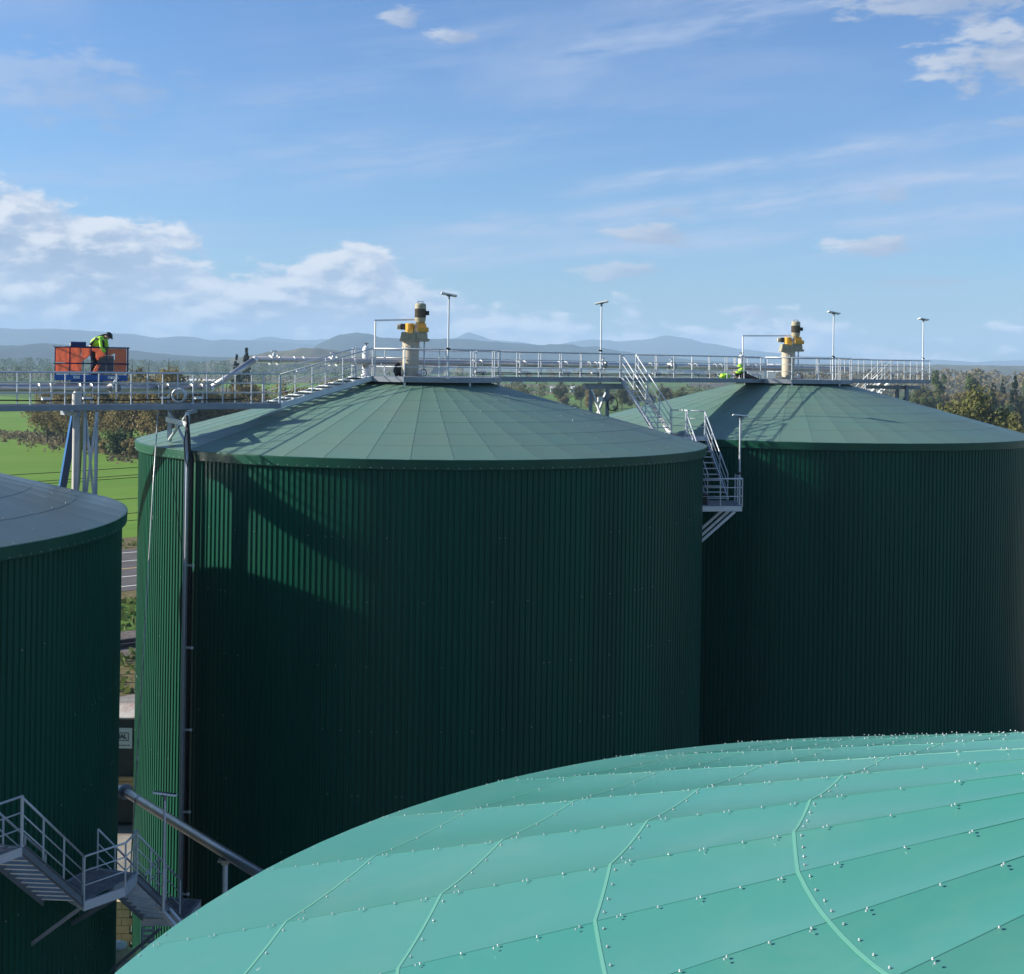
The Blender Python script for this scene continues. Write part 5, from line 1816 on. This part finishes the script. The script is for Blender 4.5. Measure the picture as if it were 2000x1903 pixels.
# right: big olive trees, then a mixed wood
RT = [('olive0', 1868, 205, .92), ('olive1', 1912, 214, .98), ('olive2', 1935, 205, .78), ('olive0', 1965, 190, .72), ('olive2', 1990, 196, .72), ('olive1', 2025, 200, .75), ('olive0', 1945, 180, .6), ('olive1', 1812, 330, .45), ('bush1', 1790, 300, .9), ('bush0', 1770, 310, 1.0), ('bush1', 1975, 170, 1.2)]
for i, (k, px, y, s) in enumerate(RT):
    big_ = i in (0, 1)
    tree('olive_tree', k, col_at(px, y), y, s * (1.0 if big_ else 1.05), ('left and lower' if i == 0 else 'right and taller') + ' of the two large olive trees rising behind the farther roof' if big_ else 'smaller olive tree among those at the right edge behind the roof',
         'tree', 'large olive trees at the right' if big_ else 'smaller olive trees at the right edge', s * 1.22)
WL = {'green0': 'rounded green tree', 'green1': 'rounded green tree', 'rust0': 'rust brown tree', 'poplar0': 'slender upright green tree', 'olive1': 'olive tree', 'fir0': 'dark pointed fir', 'thicket2': 'brown green autumn tree'}
for i in range(46):
    px = 1640 + i * 9.0 + rnd.uniform(-6, 6)
    y = rnd.uniform(420, 620)
    k = rnd.choice(['green0', 'green1', 'rust0', 'poplar0', 'olive1', 'fir0', 'thicket2'])
    hgt = 1.0 * y / 560
    s = rnd.uniform(.7, 1.05) * (.66 if px < 1790 else 1.12)
    if k == 'fir0': s *= .6
    tree('wood_tree', k, col_at(px, y), y, s, WL[k] + ' in the mixed wood beyond the right roof', 'tree', WL[k] + 's of the right wood')
tree('dark_tree', 'fir1', col_at(1983, 430), 430, .78, 'tall dark tree standing out of the wood at the right edge', 'tree')
for i, (px, y) in enumerate(((1000, 700), (1090, 760), (1170, 730))):
    tree('round_tree', 'green%d' % (i % 2), col_at(px, y), y, .5, 'small round green tree behind the railing of the long catwalk', 'tree', 'small trees behind the long catwalk')

# far woods as one mass each
def woods(n, x_of, y_of, hmin, hmax, m, seed):
    rg = random.Random(seed)
    mb = MB()
    for i in range(n):
        y = y_of(rg); x = x_of(rg, y)
        h = rg.uniform(hmin, hmax); w = h * rg.uniform(.5, .9)
        for q in range(64):
            a = rg.random() * 6.283; t = rg.random()
            rr = w * .5 * math.sqrt(max(0, 1 - (2 * t - .8) ** 2 / 1.45)) * rg.uniform(.6, 1)
            p = Vector((x + rr * math.cos(a), y + rr * math.sin(a), h * t))
            s_ = h * .062 * rg.uniform(.6, 1.4)
            u = Vector((rg.gauss(0, 1), rg.gauss(0, 1), rg.gauss(0, 1))).normalized()
            v = u.orthogonal().normalized()
            mb.add([p + u * s_, p + v * s_, p - u * s_, p - v * s_], [(0, 1, 2, 3)])
    return stuff(part('woods', mb, m, None))


w_ = woods(420, lambda r, y: r.uniform(-.44, -.12) * y, lambda r: r.uniform(1900, 3300), 12, 21, M['leaf_green'], 1)
w_ = woods(170, lambda r, y: r.uniform(-.42, .0) * y, lambda r: r.choice([r.uniform(1180, 1260), r.uniform(1500, 1650)]), 6, 13, M['leaf_green'], 2)
w_ = woods(150, lambda r, y: r.uniform(-.1, .42) * y, lambda r: r.choice([r.uniform(1700, 1800), r.uniform(2300, 2500), r.uniform(3000, 3300)]), 9, 19, M['leaf_autumn'], 3)
w_ = woods(260, lambda r, y: r.uniform(.20, .46) * y, lambda r: r.uniform(900, 1600), 12, 24, M['leaf_rust'], 4)
w_ = woods(90, lambda r, y: r.uniform(-.05, .2) * y, lambda r: r.uniform(860, 960), 5, 10, M['leaf_olive'], 5)

# ------------------------------------------------------------------ far farm buildings
def barn(px, y, L, Wd, h, label, rz=0.0, m='white'):
    o = thing('farm_building', label, 'building', (col_at(px, y), y, 0), 'far white farm buildings', rz)
    part('wall', MB().box((0, 0, h * .32), (L, Wd, h * .64)), M['sign'], o)
    part('roof', MB().add([(-L / 2 - .5, -Wd / 2 - .6, h * .62), (L / 2 + .5, -Wd / 2 - .6, h * .62), (L / 2 + .5, 0, h), (-L / 2 - .5, 0, h), (-L / 2 - .5, Wd / 2 + .6, h * .62), (L / 2 + .5, Wd / 2 + .6, h * .62)],
                          [(0, 1, 2, 3), (3, 2, 5, 4)]), M[m], o)
    for k in range(3):
        part('door', MB().box((-L * .3 + k * L * .3, -Wd / 2 - .06, h * .22), (L * .12, .1, h * .4)), M['shedwall'], o)
    return o


barn(371, 1180, 12, 9, 4.6, 'long white roofed barn left of the two firs, on the left')
barn(405, 1150, 13, 9, 5, 'white roofed barn directly left of the two firs')
barn(1092, 1060, 13, 9, 4.5, 'long white shed under the long catwalk, left one of two')
barn(1124, 1080, 8, 8, 4.5, 'white shed under the long catwalk, right one of two')
barn(1858, 760, 16, 9, 5, 'small white building at the edge of the right wood')
barn(1960, 700, 18, 9, 4.0, 'long low pale building behind the olive trees on the right', 0, 'galv')
barn(1010, 1500, 16, 10, 5, 'pale barn on the plain behind the catwalk railing, right of the nearer lamp')

# ------------------------------------------------------------------ haze: one closed box of thin air
hz = MB().add([(-8500, -1000, -1), (8500, -1000, -1), (8500, 12800, -1), (-8500, 12800, -1), (-8500, -1000, 330), (8500, -1000, 330), (8500, 12800, 330), (-8500, 12800, 330)],
              [(0, 3, 2, 1), (4, 5, 6, 7), (0, 1, 5, 4), (1, 2, 6, 5), (2, 3, 7, 6), (3, 0, 4, 7)])
hm = bpy.data.materials.new('haze_air')
hm.use_nodes = True
hm.node_tree.nodes.clear()
ho_ = hm.node_tree.nodes.new('ShaderNodeOutputMaterial')
pv = hm.node_tree.nodes.new('ShaderNodeVolumePrincipled')
pv.inputs['Color'].default_value = (0.50, 0.74, 1.0, 1)
pv.inputs['Density'].default_value = 0.000125
pv.inputs['Anisotropy'].default_value = 0.0
hm.node_tree.links.new(pv.outputs[0], ho_.inputs['Volume'])
stuff(part('haze', hz, hm, None))
